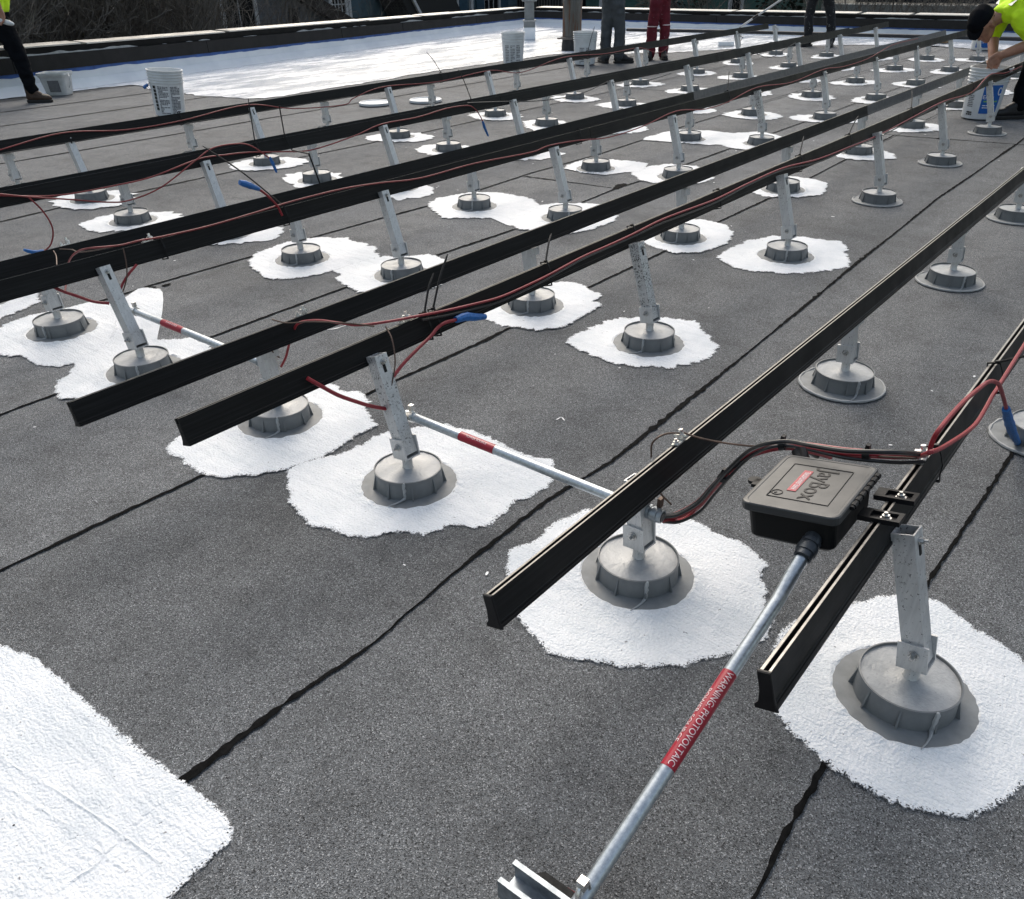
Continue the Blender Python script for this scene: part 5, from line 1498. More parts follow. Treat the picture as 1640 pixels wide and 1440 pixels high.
# rounded square tub
P = (4.66, 10.0)
A = math.atan2(-0.782, 0.623)
tub = empty('paint_tub', (P[0], P[1], 0.004), A)
tag(tub, 'cloudy white square tub with a wire handle beside the brown boot', 'tub')
MB().loft([rr(0.108, 0.085, 0.03, 0.0), rr(0.112, 0.09, 0.03, 0.01), rr(0.136, 0.108, 0.03, 0.175), rr(0.144, 0.116, 0.032, 0.178), rr(0.144, 0.116, 0.032, 0.19), rr(0.152, 0.124, 0.032, 0.194), rr(0.152, 0.124, 0.032, 0.215), rr(0.143, 0.114, 0.03, 0.213), rr(0.110, 0.086, 0.03, 0.015)], caps=False).build('tub', 'clear_tub', tub)
MB().loft([rr(0.112, 0.088, 0.03, 0.018), rr(0.112, 0.088, 0.03, 0.02)]).build('tub_floor', 'clear_tub', tub)
MB().box((0.01, -0.104, 0.09), (0.12, 0.002, 0.11), RX(0.11)).build('print_panel', 'grey_print', tub)
MB().tube(spline([(0.148, 0.0, 0.20), (0.175, -0.05, 0.17), (0.182, -0.09, 0.11), (0.165, -0.10, 0.075)], 4), 0.003, 6).build('handle', 'zinc', tub)
# pail lids lying on the membrane
for P, lab in (((5.97, 6.46), 'white round pail lid on the roof behind the fourth rail, the near one of two'), ((6.36, 6.17), 'white round pail lid on the roof behind the fourth rail, under a short post')):
    o = MB().lathe([(0.150, 0.005), (0.157, 0.008), (0.157, 0.026), (0.150, 0.030), (0.138, 0.030), (0.132, 0.022), (0.002, 0.021)], 40, (0, 0, 0), None, True, caps=False).build('round_cover', 'pail')
    o.location = (P[0], P[1], 0.002)
    tag(o, lab, 'pail lid', 'pail lids on the roof')

# ================================================================== stacks, pipe and blocks on the far roof
root = empty('vent_stack', (11.32, 7.93, 0))
tag(root, 'round rust streaked metal stack standing in the wet coating', 'vent stack')
MB().lathe([(0.150, 0.005), (0.150, 0.05), (0.140, 0.13), (0.138, 0.15)], 36).build('sealed_base', 'gas_pipe', root)
pts = []
mb = MB().lathe([(0.155, 0.150), (0.172, 0.158), (0.165, 0.176), (0.140, 0.182)], 36)
mb.box((-0.10, 0.135, 0.160), (0.09, 0.10, 0.016), RZ(-0.9))
mb.build('storm_collar', 'masonry', root)
MB().lathe([(0.138, 0.14), (0.138, 0.60), (0.143, 0.605), (0.143, 0.64), (0.138, 0.645), (0.138, 1.5)], 40).build('pipe', 'stack', root)
MB().lathe([(0.19, 1.5), (0.19, 1.54), (0.02, 1.68)], 36).build('rain_cap', 'stack', root)
root = empty('vent_box', (12.50, 9.62, 0), 0.68)
tag(root, 'square grey vent box standing near the corner of the parapets', 'vent')
MB().bbox((0, 0, 0.10), (0.20, 0.20, 0.20), 0.03).build('coated_curb', 'upstand', root)
MB().box((0, 0, 0.23), (0.185, 0.185, 0.085)).build('curb_flashing', 'vent', root)
MB().box((0, 0, 0.285), (0.215, 0.215, 0.022)).build('torn_collar', 'scrap', root)
MB().box((0, 0, 0.42), (0.155, 0.155, 0.26)).build('duct', 'vent', root)
MB().bbox((0, 0, 0.60), (0.25, 0.25, 0.09), 0.02).build('hood', 'vent', root)
pp = [Vector((14.15, 8.75, 0.075)), Vector((14.5, 6.9, 0.075)), Vector((14.72, 4.6, 0.075)), Vector((14.95, 2.4, 0.075)), Vector((15.0, 0.0, 0.075))]
o = MB().tube(spline(pp, 5), 0.026, 10).build('gas_pipe', 'gas_pipe')
tag(o, 'black gas pipe running across the far white roof on timber blocks', 'pipe')
for P, lab in (((14.56, 5.58), 'timber block under the black pipe beside the spattered trousers'), ((14.72, 3.72), 'timber block under the black pipe left of the worker in the cap')):
    o = MB().bbox((0, 0, 0.028), (0.22, 0.26, 0.04), 0.01).build('timber_block', 'wood')
    o.location = (P[0] - 0.03, P[1], 0.006)
    tag(o, lab, 'block', 'timber blocks under the pipe')

# ================================================================== people
HV = Vector((0.6235, -0.7818, 0))
DV = Vector((0.7818, 0.6235, 0))


SHEAR = [0.0]     # how far a figure leans along the across axis per metre of height


def capsule(mb, chain):
    """round-ended tube through (point, radius) pairs"""
    pts = [Vector(p) for p, r in chain]
    rs = [r for p, r in chain]
    d0 = (pts[0] - pts[1]).normalized()
    d1 = (pts[-1] - pts[-2]).normalized()
    P_ = [pts[0] + d0 * rs[0] * 0.95, pts[0] + d0 * rs[0] * 0.7] + pts + [pts[-1] + d1 * rs[-1] * 0.7, pts[-1] + d1 * rs[-1] * 0.95]
    R_ = [rs[0] * 0.30, rs[0] * 0.72] + rs + [rs[-1] * 0.72, rs[-1] * 0.30]
    mb.tube(P_, R_, 12)


def sculpt(name, chains, mat, parent, origin, voxel, smooth=5):
    """one continuous surface grown over joined limbs; chains in (across, depth, height, radius)"""
    mb = MB()
    for ch in chains:
        capsule(mb, [(HV * (a + SHEAR[0] * z) + DV * d + Vector((0, 0, z)), r) for a, d, z, r in ch])
    tmp = mb.build('tmp', mat)
    md = tmp.modifiers.new('r', 'REMESH')
    md.mode = 'VOXEL'
    md.voxel_size = voxel
    sm = tmp.modifiers.new('s', 'SMOOTH')
    sm.iterations = smooth
    sm.factor = 0.5
    dg = bpy.context.evaluated_depsgraph_get()
    me = bpy.data.meshes.new_from_object(tmp.evaluated_get(dg))
    bpy.data.objects.remove(tmp)
    me.name = name
    me.materials.clear()
    me.polygons.foreach_set('use_smooth', [True] * len(me.polygons))
    return put(name, me, mat, parent)


def folds(o, amp, scale, seed):
    """cloth creases pushed into the garment"""
    me = o.data
    co, out = [v.co.copy() for v in me.vertices], []
    for c, n in zip(co, [v.normal.copy() for v in me.vertices]):
        k = noise.noise(Vector((c.x * scale + seed, c.y * scale, c.z * scale * 1.9)))
        k2 = noise.noise(Vector((c.x * scale * 2.2, c.y * scale * 2.2 + seed, c.z * scale * 4)))
        out += list(c + n * (amp * k + amp * 0.6 * abs(k2)))
    me.vertices.foreach_set('co', out)
    me.update()
    return o


def boot(parent, a, d, ang, mat, toe='boot_black', z=0.012, s=1.0):
    """work boot: sole, upper, toe; ang turns it from pointing along +across"""
    ca, sa = math.cos(ang), math.sin(ang)

    def q(x, y, zz):
        return (a + (x * ca - y * sa) * s, d + (x * sa + y * ca) * s, zz * s + z)
    up = sculpt('boot', [[(*q(-0.03, 0, 0.04), 0.036 * s), (*q(0.05, 0, 0.042), 0.038 * s), (*q(0.12, 0, 0.034), 0.034 * s), (*q(0.165, 0, 0.030), 0.028 * s)],
                         [(*q(-0.02, 0, 0.05), 0.040 * s), (*q(-0.015, 0, 0.15), 0.042 * s)], [(*q(0.02, 0, 0.085), 0.036 * s), (*q(0.08, 0, 0.058), 0.034 * s)]], mat, parent, None, 0.008)
    rg = []
    for zz, g in ((0.0, 0.97), (0.006, 1.0), (0.022, 1.0), (0.026, 0.96)):
        rg.append([HV * q(x * g + 0.06 * (1 - g), y * g, 0)[0] + DV * q(x * g + 0.06 * (1 - g), y * g, 0)[1] + Vector((0, 0, (zz - 0.008) * s + z)) for x, y in ((-0.07, 0), (-0.055, 0.032), (0.0, 0.036), (0.06, 0.036), (0.13, 0.042), (0.18, 0.028), (0.198, 0.0), (0.18, -0.028), (0.13, -0.042), (0.06, -0.036), (0.0, -0.036), (-0.055, -0.032))])
    MB().loft(rg).build('sole', 'boot_black', up)
    if toe != mat:
        sculpt('toe_cap', [[(*q(0.10, 0, 0.045), 0.030 * s), (*q(0.155, 0, 0.036), 0.0275 * s)]], toe, up, None, 0.008)
    return up


def hand(a, d, z, da, dd, dz, curl=0.5, s=1.0, side=1):
    """chains of a loosely curled hand: palm, four unequal fingers, thumb"""
    v = Vector((da, dd, dz)).normalized()
    sdv = v.cross(Vector((0.3, 0.9, 0.2))).normalized()
    nv = sdv.cross(v) * side
    o = Vector((a, d, z))
    ch = []
    for k in (-1, 0, 1):
        ch.append([(*(o + sdv * 0.020 * k * s), 0.015 * s), (*(o + v * 0.065 * s + sdv * 0.024 * k * s), 0.013 * s)])
    for k, ln in ((-1.5, 0.9), (-0.5, 1.05), (0.5, 1.0), (1.5, 0.78)):
        b = o + v * 0.068 * s + sdv * 0.0165 * k * s
        m = b + (v * (0.030 * ln) - nv * 0.022 * curl) * s
        e = m + (v * (0.016 * ln) - nv * 0.030 * curl) * s
        ch.append([(*b, 0.0095 * s), (*m, 0.0085 * s), (*e, 0.0075 * s)])
    tb = o + v * 0.018 * s + sdv * 0.030 * s
    ch.append([(*tb, 0.0105 * s), (*(tb + (v * 0.026 + sdv * 0.018 - nv * 0.012) * s), 0.0095 * s), (*(tb + (v * 0.050 + sdv * 0.014 - nv * 0.026) * s), 0.0080 * s)])
    return ch


def head_chains(a, d, z, fa, fd, fz, s=1.0):
    """skull, jaw, nose and ears around (a,d,z) looking along (fa,fd,fz); crown opposite to the chin"""
    f = Vector((fa, fd, fz)).normalized()
    side = f.cross(Vector((0, 0, 1)))
    if side.length < 0.1:
        side = Vector((0, 1, 0))
    side.normalize()
    up = side.cross(f)
    o = Vector((a, d, z))
    c = []

    def pt(x, y, w):
        return o + f * x * s + side * y * s + up * w * s
    c.append([(*pt(-0.03, 0, 0.03), 0.078 * s), (*pt(0.02, 0, 0.035), 0.074 * s)])
    c.append([(*pt(0.03, 0, 0.0), 0.060 * s), (*pt(0.045, 0, -0.055), 0.040 * s), (*pt(0.055, 0, -0.085), 0.026 * s)])
    c.append([(*pt(-0.02, 0.03, -0.03), 0.040 * s), (*pt(0.03, 0.028, -0.060), 0.028 * s)])
    c.append([(*pt(-0.02, -0.03, -0.03), 0.040 * s), (*pt(0.03, -0.028, -0.060), 0.028 * s)])
    c.append([(*pt(0.082, 0, 0.015), 0.010 * s), (*pt(0.100, 0, -0.018), 0.012 * s)])
    c.append([(*pt(0.078, 0.03, 0.022), 0.012 * s), (*pt(0.078, -0.03, 0.022), 0.012 * s)])
    c.append([(*pt(0.080, 0.016, -0.048), 0.009 * s), (*pt(0.080, -0.016, -0.048), 0.009 * s)])
    for k in (-1, 1):
        c.append([(*pt(-0.015, 0.078 * k, 0.022), 0.014 * s), (*pt(-0.012, 0.076 * k, -0.015), 0.010 * s)])
    return c


def standing(label, P, legs, cloth, shirt, foot_ang, hip_z=0.74, sway=0.0, boot_mat='boot_black', hands=None, r=0.070, seed=1.0):
    root = empty('person', (P[0], P[1], 0))
    tag(root, label, 'person')
    (al, dl), (ar, dr) = legs
    ca = (al + ar) / 2 + sway
    cd = (dl + dr) / 2
    tr = []
    for a, d in legs:
        tr.append([(a, d, 0.075, r * 0.92), (a, d, 0.16, r * 0.98), (a * 0.98 + ca * 0.02, d, 0.36, r * 0.98), (a * 0.75 + ca * 0.25, d, 0.52, r * 1.12), (a * 0.55 + ca * 0.45, d, hip_z - 0.04, r * 1.32)])
    tr.append([(ca - 0.05, cd, hip_z, 0.095), (ca - 0.05, cd, hip_z + 0.14, 0.095)])
    tr.append([(ca + 0.05, cd, hip_z, 0.095), (ca + 0.05, cd, hip_z + 0.14, 0.095)])
    o = folds(sculpt('trousers', tr, cloth, root, P, 0.011), 0.010, 11, seed)
    sh = [[(ca - 0.06, cd, hip_z + 0.14, 0.09), (ca - 0.08, cd, hip_z + 0.46, 0.095)], [(ca + 0.06, cd, hip_z + 0.14, 0.09), (ca + 0.08, cd, hip_z + 0.46, 0.095)], [(ca - 0.15, cd, hip_z + 0.52, 0.055), (ca + 0.15, cd, hip_z + 0.52, 0.055)]]
    sk = head_chains(ca, cd, hip_z + 0.72, 0.3, 0.9, -0.1, 0.95) + [[(ca, cd, hip_z + 0.50, 0.05), (ca, cd, hip_z + 0.64, 0.05)]]
    for s in (-1, 1):
        hp = hands[0 if s < 0 else 1] if hands else (ca + s * 0.13, cd + 0.20, hip_z + 0.26)
        el = ((ca + s * 0.19 + hp[0]) / 2 + s * 0.05, (cd + hp[1]) / 2 - 0.05, (hip_z + 0.50 + hp[2]) / 2 - 0.02)
        sh.append([(ca + s * 0.18, cd, hip_z + 0.50, 0.056), (*el, 0.045)])
        sk.append([(*el, 0.038), (*hp, 0.028)])
        sk += hand(*hp, 0.05 * s, 0.25, -0.9, 0.6, 0.95, s)
    folds(sculpt('shirt', sh, shirt, root, P, 0.014), 0.008, 10, seed + 3)
    sculpt('body', sk, 'skin', root, P, 0.0075, 3)
    sculpt('hair', [[(ca - 0.005, cd - 0.03, hip_z + 0.765, 0.080), (ca + 0.005, cd + 0.0, hip_z + 0.775, 0.078)]], 'hair', root, P, 0.012)
    for (a, d), an in zip(legs, foot_ang):
        boot(root, a, d, an, boot_mat, boot_mat)
    return root


standing('person in grey work trousers and black shoes standing before the wet coating', (10.20, 6.45), ((-0.135, 0.02), (0.035, -0.03)), 'grey_cloth', 'black_cloth', (1.9, -0.12), 0.70, -0.02, r=0.072, seed=2.0)
rp = standing('person in dark red work trousers standing beside the grey trousers', (10.80, 6.20), ((-0.085, -0.02), (0.090, 0.03)), 'red_cloth', 'black_cloth', (-1.9, -1.5), 0.70, 0.0, r=0.068, seed=5.0)
for k, (a, d) in enumerate(((-0.085, -0.02), (0.090, 0.03))):
    pts = [HV * (a + 0.070 * math.cos(q)) + DV * (d + 0.070 * math.sin(q)) + Vector((0, 0, 0.385 + 0.012 * k)) for q in [PI * (1.08 + 0.84 * j / 10) for j in range(11)]]
    MB().tube(pts, 0.006, 6).build('knee_piping', 'pale_print', rp)
SHEAR[0] = -0.17
cp = standing('person in black paint spattered trousers holding a long roller pole', (13.50, 5.04), ((-0.155, 0.05), (0.135, -0.06)), 'splat_cloth', 'hivis', (-2.4, -2.0), 0.74, 0.0, r=0.064, hands=((-0.10, -0.16, 0.90), (0.12, -0.14, 1.05)), seed=9.0)
SHEAR[0] = 0.0
# roller on its pole
root = empty('roller_pole', (12.80, 6.20, 0))
tag(root, 'white extension pole with a paint roller held over the wet coating', 'paint roller')
rel = lambda p: Vector(p) - Vector((12.80, 6.20, 0))
MB().tube([rel((12.96, 6.07, 0.255)), rel((13.115, 5.575, 0.588)), rel((13.36, 4.80, 1.11))], 0.0135, 10).build('pole', 'trim', root)
MB().tube([rel((13.01, 5.92, 0.36)), rel((13.03, 5.85, 0.406))], 0.018, 10).build('lock_collar', 'gas_pipe', root)
MB().tube([rel((12.96, 6.07, 0.255)), rel((12.90, 6.14, 0.17)), rel((12.98, 6.02, 0.12)), rel((12.90, 6.02, 0.075))], 0.006, 7).build('cage_frame', 'boot_brown', root)
MB().tube([rel((12.72, 6.28, 0.045)), rel((12.86, 6.10, 0.045))], 0.034, 16).build('roller_sleeve', 'pail', root)

# worker striding in from the left
P = (4.17, 9.69)
root = empty('person', (P[0], P[1], 0))
tag(root, 'person in black trousers and yellow top striding past the square tub', 'person')
SHEAR[0] = 0.29
tr = [[(0.035, 0.0, 0.125, 0.060), (0.0, 0.0, 0.22, 0.066), (-0.055, 0.0, 0.38, 0.074), (-0.14, 0.0, 0.55, 0.092), (-0.22, 0.0, 0.68, 0.108)],
      [(-0.78, 0.02, 0.13, 0.058), (-0.62, 0.02, 0.36, 0.072), (-0.40, 0.03, 0.62, 0.10)],
      [(-0.28, -0.05, 0.72, 0.10), (-0.29, -0.05, 0.80, 0.10)], [(-0.28, 0.06, 0.72, 0.10), (-0.29, 0.06, 0.80, 0.10)]]
folds(sculpt('trousers', tr, 'black_cloth', root, P, 0.011), 0.012, 11, 4.0)
sh = [[(-0.29, -0.06, 0.83, 0.105), (-0.28, -0.07, 1.15, 0.115)], [(-0.29, 0.06, 0.83, 0.105), (-0.28, 0.07, 1.15, 0.115)], [(-0.27, -0.17, 1.22, 0.058), (-0.27, 0.17, 1.22, 0.058)],
      [(-0.26, -0.17, 1.20, 0.060), (-0.22, -0.20, 1.05, 0.052)]]
folds(sculpt('shirt', sh, 'hivis', root, P, 0.014), 0.008, 10, 6.0)
sk = head_chains(-0.22, 0, 1.42, 1, -0.1, -0.2, 0.92) + [[(-0.26, 0, 1.2, 0.05), (-0.24, 0, 1.34, 0.05)], [(-0.22, -0.20, 1.05, 0.042), (-0.185, -0.20, 0.95, 0.040), (-0.150, -0.17, 0.82, 0.030)]]
sk += hand(-0.145, -0.17, 0.815, 0.35, 0.0, -0.9, 0.9, 1.0, 1)
sculpt('body', sk, 'skin', root, P, 0.0075, 3)
sculpt('hair', [[(-0.24, 0, 1.455, 0.078), (-0.21, 0, 1.47, 0.074)]], 'hair', root, P, 0.012)
SHEAR[0] = 0.0
boot(root, 0.06, 0.0, 0.0, 'boot_brown', 'pale_leather', 0.012, 1.0)
boot(root, -0.80, 0.02, 0.0, 'boot_brown', 'pale_leather', 0.012, 1.0)
SHEAR[0] = 0.29
o = sculpt('scraper', [[(-0.15, -0.17, 0.735, 0.022), (-0.07, -0.17, 0.715, 0.026), (-0.03, -0.17, 0.705, 0.018)]], 'pail', None, P, 0.008)
o.location = (P[0], P[1], 0)
tag(o, 'white hand tool held at the hip of the striding worker', 'hand tool')

# worker bending over the pail
SHEAR[0] = -0.30
P = (8.22, 1.46)
root = empty('person', (P[0], P[1], 0))
tag(root, 'person in hi-vis yellow top and black cap bending over the blue labelled pail', 'person')
tr = [[(0.115, -0.06, 0.10, 0.058), (0.135, -0.06, 0.20, 0.066), (0.205, -0.07, 0.40, 0.074), (0.33, -0.08, 0.58, 0.09), (0.46, -0.07, 0.74, 0.11)],
      [(0.34, 0.12, 0.10, 0.058), (0.33, 0.12, 0.40, 0.074), (0.42, 0.10, 0.60, 0.09), (0.48, 0.08, 0.74, 0.11)],
      [(0.47, -0.06, 0.76, 0.11), (0.47, 0.07, 0.76, 0.11)]]
folds(sculpt('trousers', tr, 'black_cloth', root, P, 0.011), 0.010, 11, 14.0)
sh = [[(0.40, -0.055, 0.83, 0.105), (0.24, -0.065, 0.85, 0.112), (0.08, -0.07, 0.775, 0.100), (0.03, -0.06, 0.74, 0.075)], [(0.40, 0.055, 0.83, 0.105), (0.24, 0.065, 0.85, 0.112), (0.08, 0.07, 0.775, 0.100), (0.03, 0.06, 0.74, 0.075)],
      [(0.065, -0.135, 0.72, 0.074), (0.085, -0.165, 0.655, 0.066), (0.110, -0.18, 0.605, 0.058)],
      [(0.045, 0.135, 0.70, 0.072), (0.015, 0.155, 0.62, 0.064), (0.0, 0.160, 0.575, 0.058)], [(-0.02, 0, 0.745, 0.060), (0.03, 0, 0.76, 0.07)]]
folds(sculpt('shirt', sh, 'hivis', root, P, 0.011), 0.010, 12, 17.0)
# reflective bands follow the shirt over the shoulder
for dd in (-0.105, 0.105):
    pts = [(0.40, dd, 0.943), (0.24, dd, 0.968), (0.12, dd, 0.905), (0.055, dd, 0.845), (-0.005, dd * 0.9, 0.79)]
    vs = []
    P3 = spline([HV * (a - 0.30 * z) + DV * d + Vector((0, 0, z)) for a, d, z in pts], 4)
    for p in P3:
        vs += [p + DV * -0.026, p + DV * 0.026 + Vector((0, 0, 0.006))]
    MB().add(vs, [(2 * k, 2 * k + 2, 2 * k + 3, 2 * k + 1) for k in range(len(P3) - 1)], True).build('reflective_band', 'reflect', root)
sk = head_chains(-0.155, 0.0, 0.655, -0.55, -0.25, -0.80, 1.0)
sk += [[(0.02, 0, 0.745, 0.058), (-0.06, 0, 0.705, 0.055), (-0.12, 0, 0.68, 0.055)]]
sk += [[(0.110, -0.18, 0.62, 0.044), (0.155, -0.20, 0.565, 0.043), (0.09, -0.17, 0.53, 0.042), (-0.02, -0.12, 0.482, 0.034), (-0.065, -0.10, 0.462, 0.029)]]
sk += hand(-0.075, -0.095, 0.456, -0.85, 0.1, -0.55, 1.0, 1.05, 1)
sk += [[(0.0, 0.160, 0.60, 0.044), (-0.015, 0.13, 0.545, 0.042), (-0.055, 0.05, 0.47, 0.036), (-0.085, -0.01, 0.405, 0.030)]]
sk += hand(-0.09, -0.02, 0.398, -0.35, -0.15, -0.9, 0.8, 1.05, -1)
sculpt('body', sk, 'skin', root, P, 0.0065, 3)
f = Vector((-0.55, -0.25, -0.80)).normalized()
hc = Vector((-0.155, 0, 0.655))
sd_ = f.cross(Vector((0, 0, 1))).normalized()
upv = sd_.cross(f)
cpt = lambda x, y, w: tuple(hc + f * x + sd_ * y + upv * w)
cap = sculpt('cap', [[(*cpt(-0.035, 0, 0.060), 0.086), (*cpt(0.015, 0, 0.066), 0.080)], [(*cpt(-0.06, 0, 0.03), 0.07), (*cpt(-0.02, 0, 0.04), 0.075)]], 'black_cloth', root, P, 0.009)
rg = []
for x, w, y in ((0.055, 0.060, 0.068), (0.085, 0.058, 0.066), (0.120, 0.048, 0.054), (0.142, 0.038, 0.026)):
    rg.append([cpt(x, yy, w - 0.12 * abs(yy) ** 1.6 * 8 * 0.2) for yy in [-y + 2 * y * k / 6 for k in range(7)]])
W3 = lambda p: HV * (p[0] - 0.30 * p[2]) + DV * p[1] + Vector((0, 0, p[2]))
mb = MB()
top = [[W3(p) + W3(tuple(upv)) * 0.004 for p in r] for r in rg]
bot = [[W3(p) - W3(tuple(upv)) * 0.004 for p in r] for r in rg]
mb.loft([t_ + list(reversed(b_)) for t_, b_ in zip(top, bot)], smooth=True)
mb.build('cap_brim', 'black_cloth', cap)
sculpt('hair', [[(*cpt(-0.075, 0.03, -0.02), 0.048), (*cpt(-0.075, -0.03, -0.02), 0.048)], [(*cpt(-0.07, 0, 0.0), 0.06), (*cpt(-0.05, 0, 0.01), 0.07)]], 'hair', root, P, 0.010)
SHEAR[0] = 0.0
boot(root, 0.075, -0.06, PI, 'boot_black', 'boot_black', 0.012, 1.05)
boot(root, 0.34, 0.12, PI, 'boot_black', 'boot_black', 0.012, 1.05)
o = MB().tube(spline([W3((-0.125, -0.10, 0.44)), W3((-0.15, -0.09, 0.36)), W3((-0.165, -0.07, 0.27))], 4), 0.002, 5).build('string_line', 'zinc')
o.location = (P[0], P[1], 0)
tag(o, 'thin wire held in the bending worker hands over the pail', 'wire')
o = MB().tube(spline([(8.60, 1.44, 0.33), (8.61, 1.40, 0.27), (8.60, 1.38, 0.20)], 4), 0.004, 6).build('black_cable', 'black_wire')
tag(o, 'black lead hanging from the second tall rail beside the boot, blue tip', 'cable')
MB().tube([(8.60, 1.38, 0.20), (8.60, 1.38, 0.165), (8.595, 1.375, 0.13)], [0.007, 0.012, 0.008], 8).build('taped_end', 'blue_tape', o)

# ================================================================== beyond the parapets
g = MB().add([(-200, -200, -6.0), (260, -200, -6.0), (260, 260, -6.0), (-200, 260, -6.0)], [(0, 1, 2, 3)]).build('ground', 'earth')
g['kind'] = 'structure'
for nm, c, s in (('wall_face', (15.55, 4.8, -3.2), (0.2, 14.6, 5.7)), ('wall_face', (6.2, 12.0, -3.2), (19.0, 0.2, 5.7))):
    MB().box(c, s).build(nm, 'masonry', roof)


def window(root, X, Y, z0, w, h, axis, cols, rows, deep=0.05, mat='trim'):
    """window in a wall plane: frame, panes and muntins; axis 'x' = wall runs along X (faces -Y), 'y' = along Y (faces -X)"""
    def bx(mb, cu, cz, su, sz, t, off):
        if axis == 'x':
            mb.box((cu, Y - off, cz), (su, t, sz))
        else:
            mb.box((X - off, cu, cz), (t, su, sz))
    c = X if axis == 'x' else Y
    fr = MB()
    fw = 0.09
    bx(fr, c - w / 2 - fw / 2, z0 + h / 2, fw, h + 2 * fw, deep, deep / 2)
    bx(fr, c + w / 2 + fw / 2, z0 + h / 2, fw, h + 2 * fw, deep, deep / 2)
    bx(fr, c, z0 - fw / 2, w, fw, deep + 0.02, deep / 2)
    bx(fr, c, z0 + h + fw / 2, w, fw, deep, deep / 2)
    f_ = fr.build('window', mat, root)
    pn = MB()
    bx(pn, c, z0 + h / 2, w, h, 0.01, 0.006)
    pn.build('pane', 'pane', f_)
    mu = MB()
    for k in range(1, cols):
        bx(mu, c - w / 2 + w * k / cols, z0 + h / 2, 0.022, h, 0.014, 0.02)
    for k in range(1, rows):
        bx(mu, c, z0 + h * k / rows, w, 0.024 if k != rows // 2 else 0.05, 0.016, 0.022)
    mu.build('muntins', mat, f_)
    return f_


# slate clapboard house behind the hedge
ha = empty('house', (10.3, 17.2, -6))
tag(ha, 'dark slate clapboard house behind the bare hedge', 'house')
L0 = lambda p: Vector(p) - Vector((10.3, 17.2, -6))


def lb_box(root, org, name, mat, c, s, rot=None):
    return MB().box(Vector(c) - Vector(org), s, rot).build(name, mat, root)


OA = (10.3, 17.2, -6)
lb_box(ha, OA, 'wall', 'siding_slate', (9.9, 19.2, -2.2), (11.0, 4.0, 7.6))
lb_box(ha, OA, 'gable_beam', 'dark_trim', (14.35, 17.10, 0.32), (2.6, 0.22, 0.26), RY(0.45))
lb_box(ha, OA, 'brace', 'dark_trim', (13.62, 17.1, -0.3), (0.10, 0.2, 1.2))
lb_box(ha, OA, 'corner_board', 'trim', (15.33, 17.17, -2.2), (0.07, 0.10, 7.5))
rfa = MB().box(Vector((9.9, 19.2, 1.75)) - Vector(OA), (12.0, 5.0, 0.3)).build('roof', 'shingle', ha)
wn_ = empty('window_group_tmp')
bpy.data.objects.remove(wn_)
w1 = window(ha, 15.02 - OA[0], 17.2 - OA[1], 0.13 + 6, 0.40, 1.1, 'x', 4, 6)
w2 = window(ha, 12.25 - OA[0], 17.2 - OA[1], -0.15 + 6, 0.75, 1.4, 'x', 2, 2)
w3 = window(ha, 9.0 - OA[0], 17.2 - OA[1], 0.0 + 6, 0.8, 1.5, 'x', 2, 2)
# blue shingled house
hb = empty('house', (18.7, 17.2, -6))
tag(hb, 'blue shingled house with white framed windows and shutters, left of the corner', 'house')
OB = (18.7, 17.2, -6)
lb_box(hb, OB, 'wall', 'siding_blue', (18.65, 19.3, -2.2), (6.5, 4.0, 7.6))
lb_box(hb, OB, 'lean_to_roof', 'shingle', (17.25, 16.7, 0.25), (1.5, 0.8, 1.9), RY(-0.62))
lb_box(hb, OB, 'barge_board', 'trim', (16.62, 16.25, 0.28), (0.07, 0.06, 2.2), RY(-0.62))
lb_box(hb, OB, 'downpipe_panel', 'dark_trim', (17.92, 17.1, -1.4), (0.42, 0.20, 6.0))
lb_box(hb, OB, 'roof', 'shingle', (18.65, 19.3, 1.75), (7.4, 5.0, 0.3))
window(hb, 18.95 - OB[0], 17.3 - OB[1], -0.12 + 6, 0.62, 1.5, 'x', 3, 4)
window(hb, 20.70 - OB[0], 17.3 - OB[1], -0.18 + 6, 0.62, 1.5, 'x', 3, 4)
for X in (18.45, 19.48, 20.20, 21.25):
    lb_box(hb, OB, 'shutter', 'shutter', (X, 17.26, 0.6), (0.32, 0.05, 1.5))
lb_box(hb, OB, 'corner_board', 'trim', (19.82, 17.25, -1.4), (0.09, 0.08, 6.0))
# grey shingle sided house at the corner
hg = empty('house', (22.5, 16.6, -6))
tag(hg, 'grey shingle clad house directly behind the corner of the parapets', 'house')
OG = (22.5, 16.6, -6)
lb_box(hg, OG, 'wall', 'shingle', (23.2, 16.9, -2.4), (1.9, 3.3, 7.2), None)
lb_box(hg, OG, 'roof', 'shingle', (23.2, 16.9, 1.35), (2.6, 4.0, 0.3))
# green house
hc_ = empty('house', (22.2, 12.4, -6))
tag(hc_, 'green clapboard house beyond the far parapet with pale window frames', 'house')
OC = (22.2, 12.4, -6)
lb_box(hc_, OC, 'wall', 'siding_green', (24.2, 12.4, -2.2), (4.0, 5.4, 7.6))
lb_box(hc_, OC, 'roof', 'shingle', (24.2, 12.4, 1.75), (5.0, 6.2, 0.3))
for yv, zb in ((14.38, -0.02), (10.58, -0.05)):
    window(hc_, 22.2 - OC[0], yv - OC[1], zb + 6, 0.32 if yv > 12 else 0.22, 1.3, 'y', 1, 2)
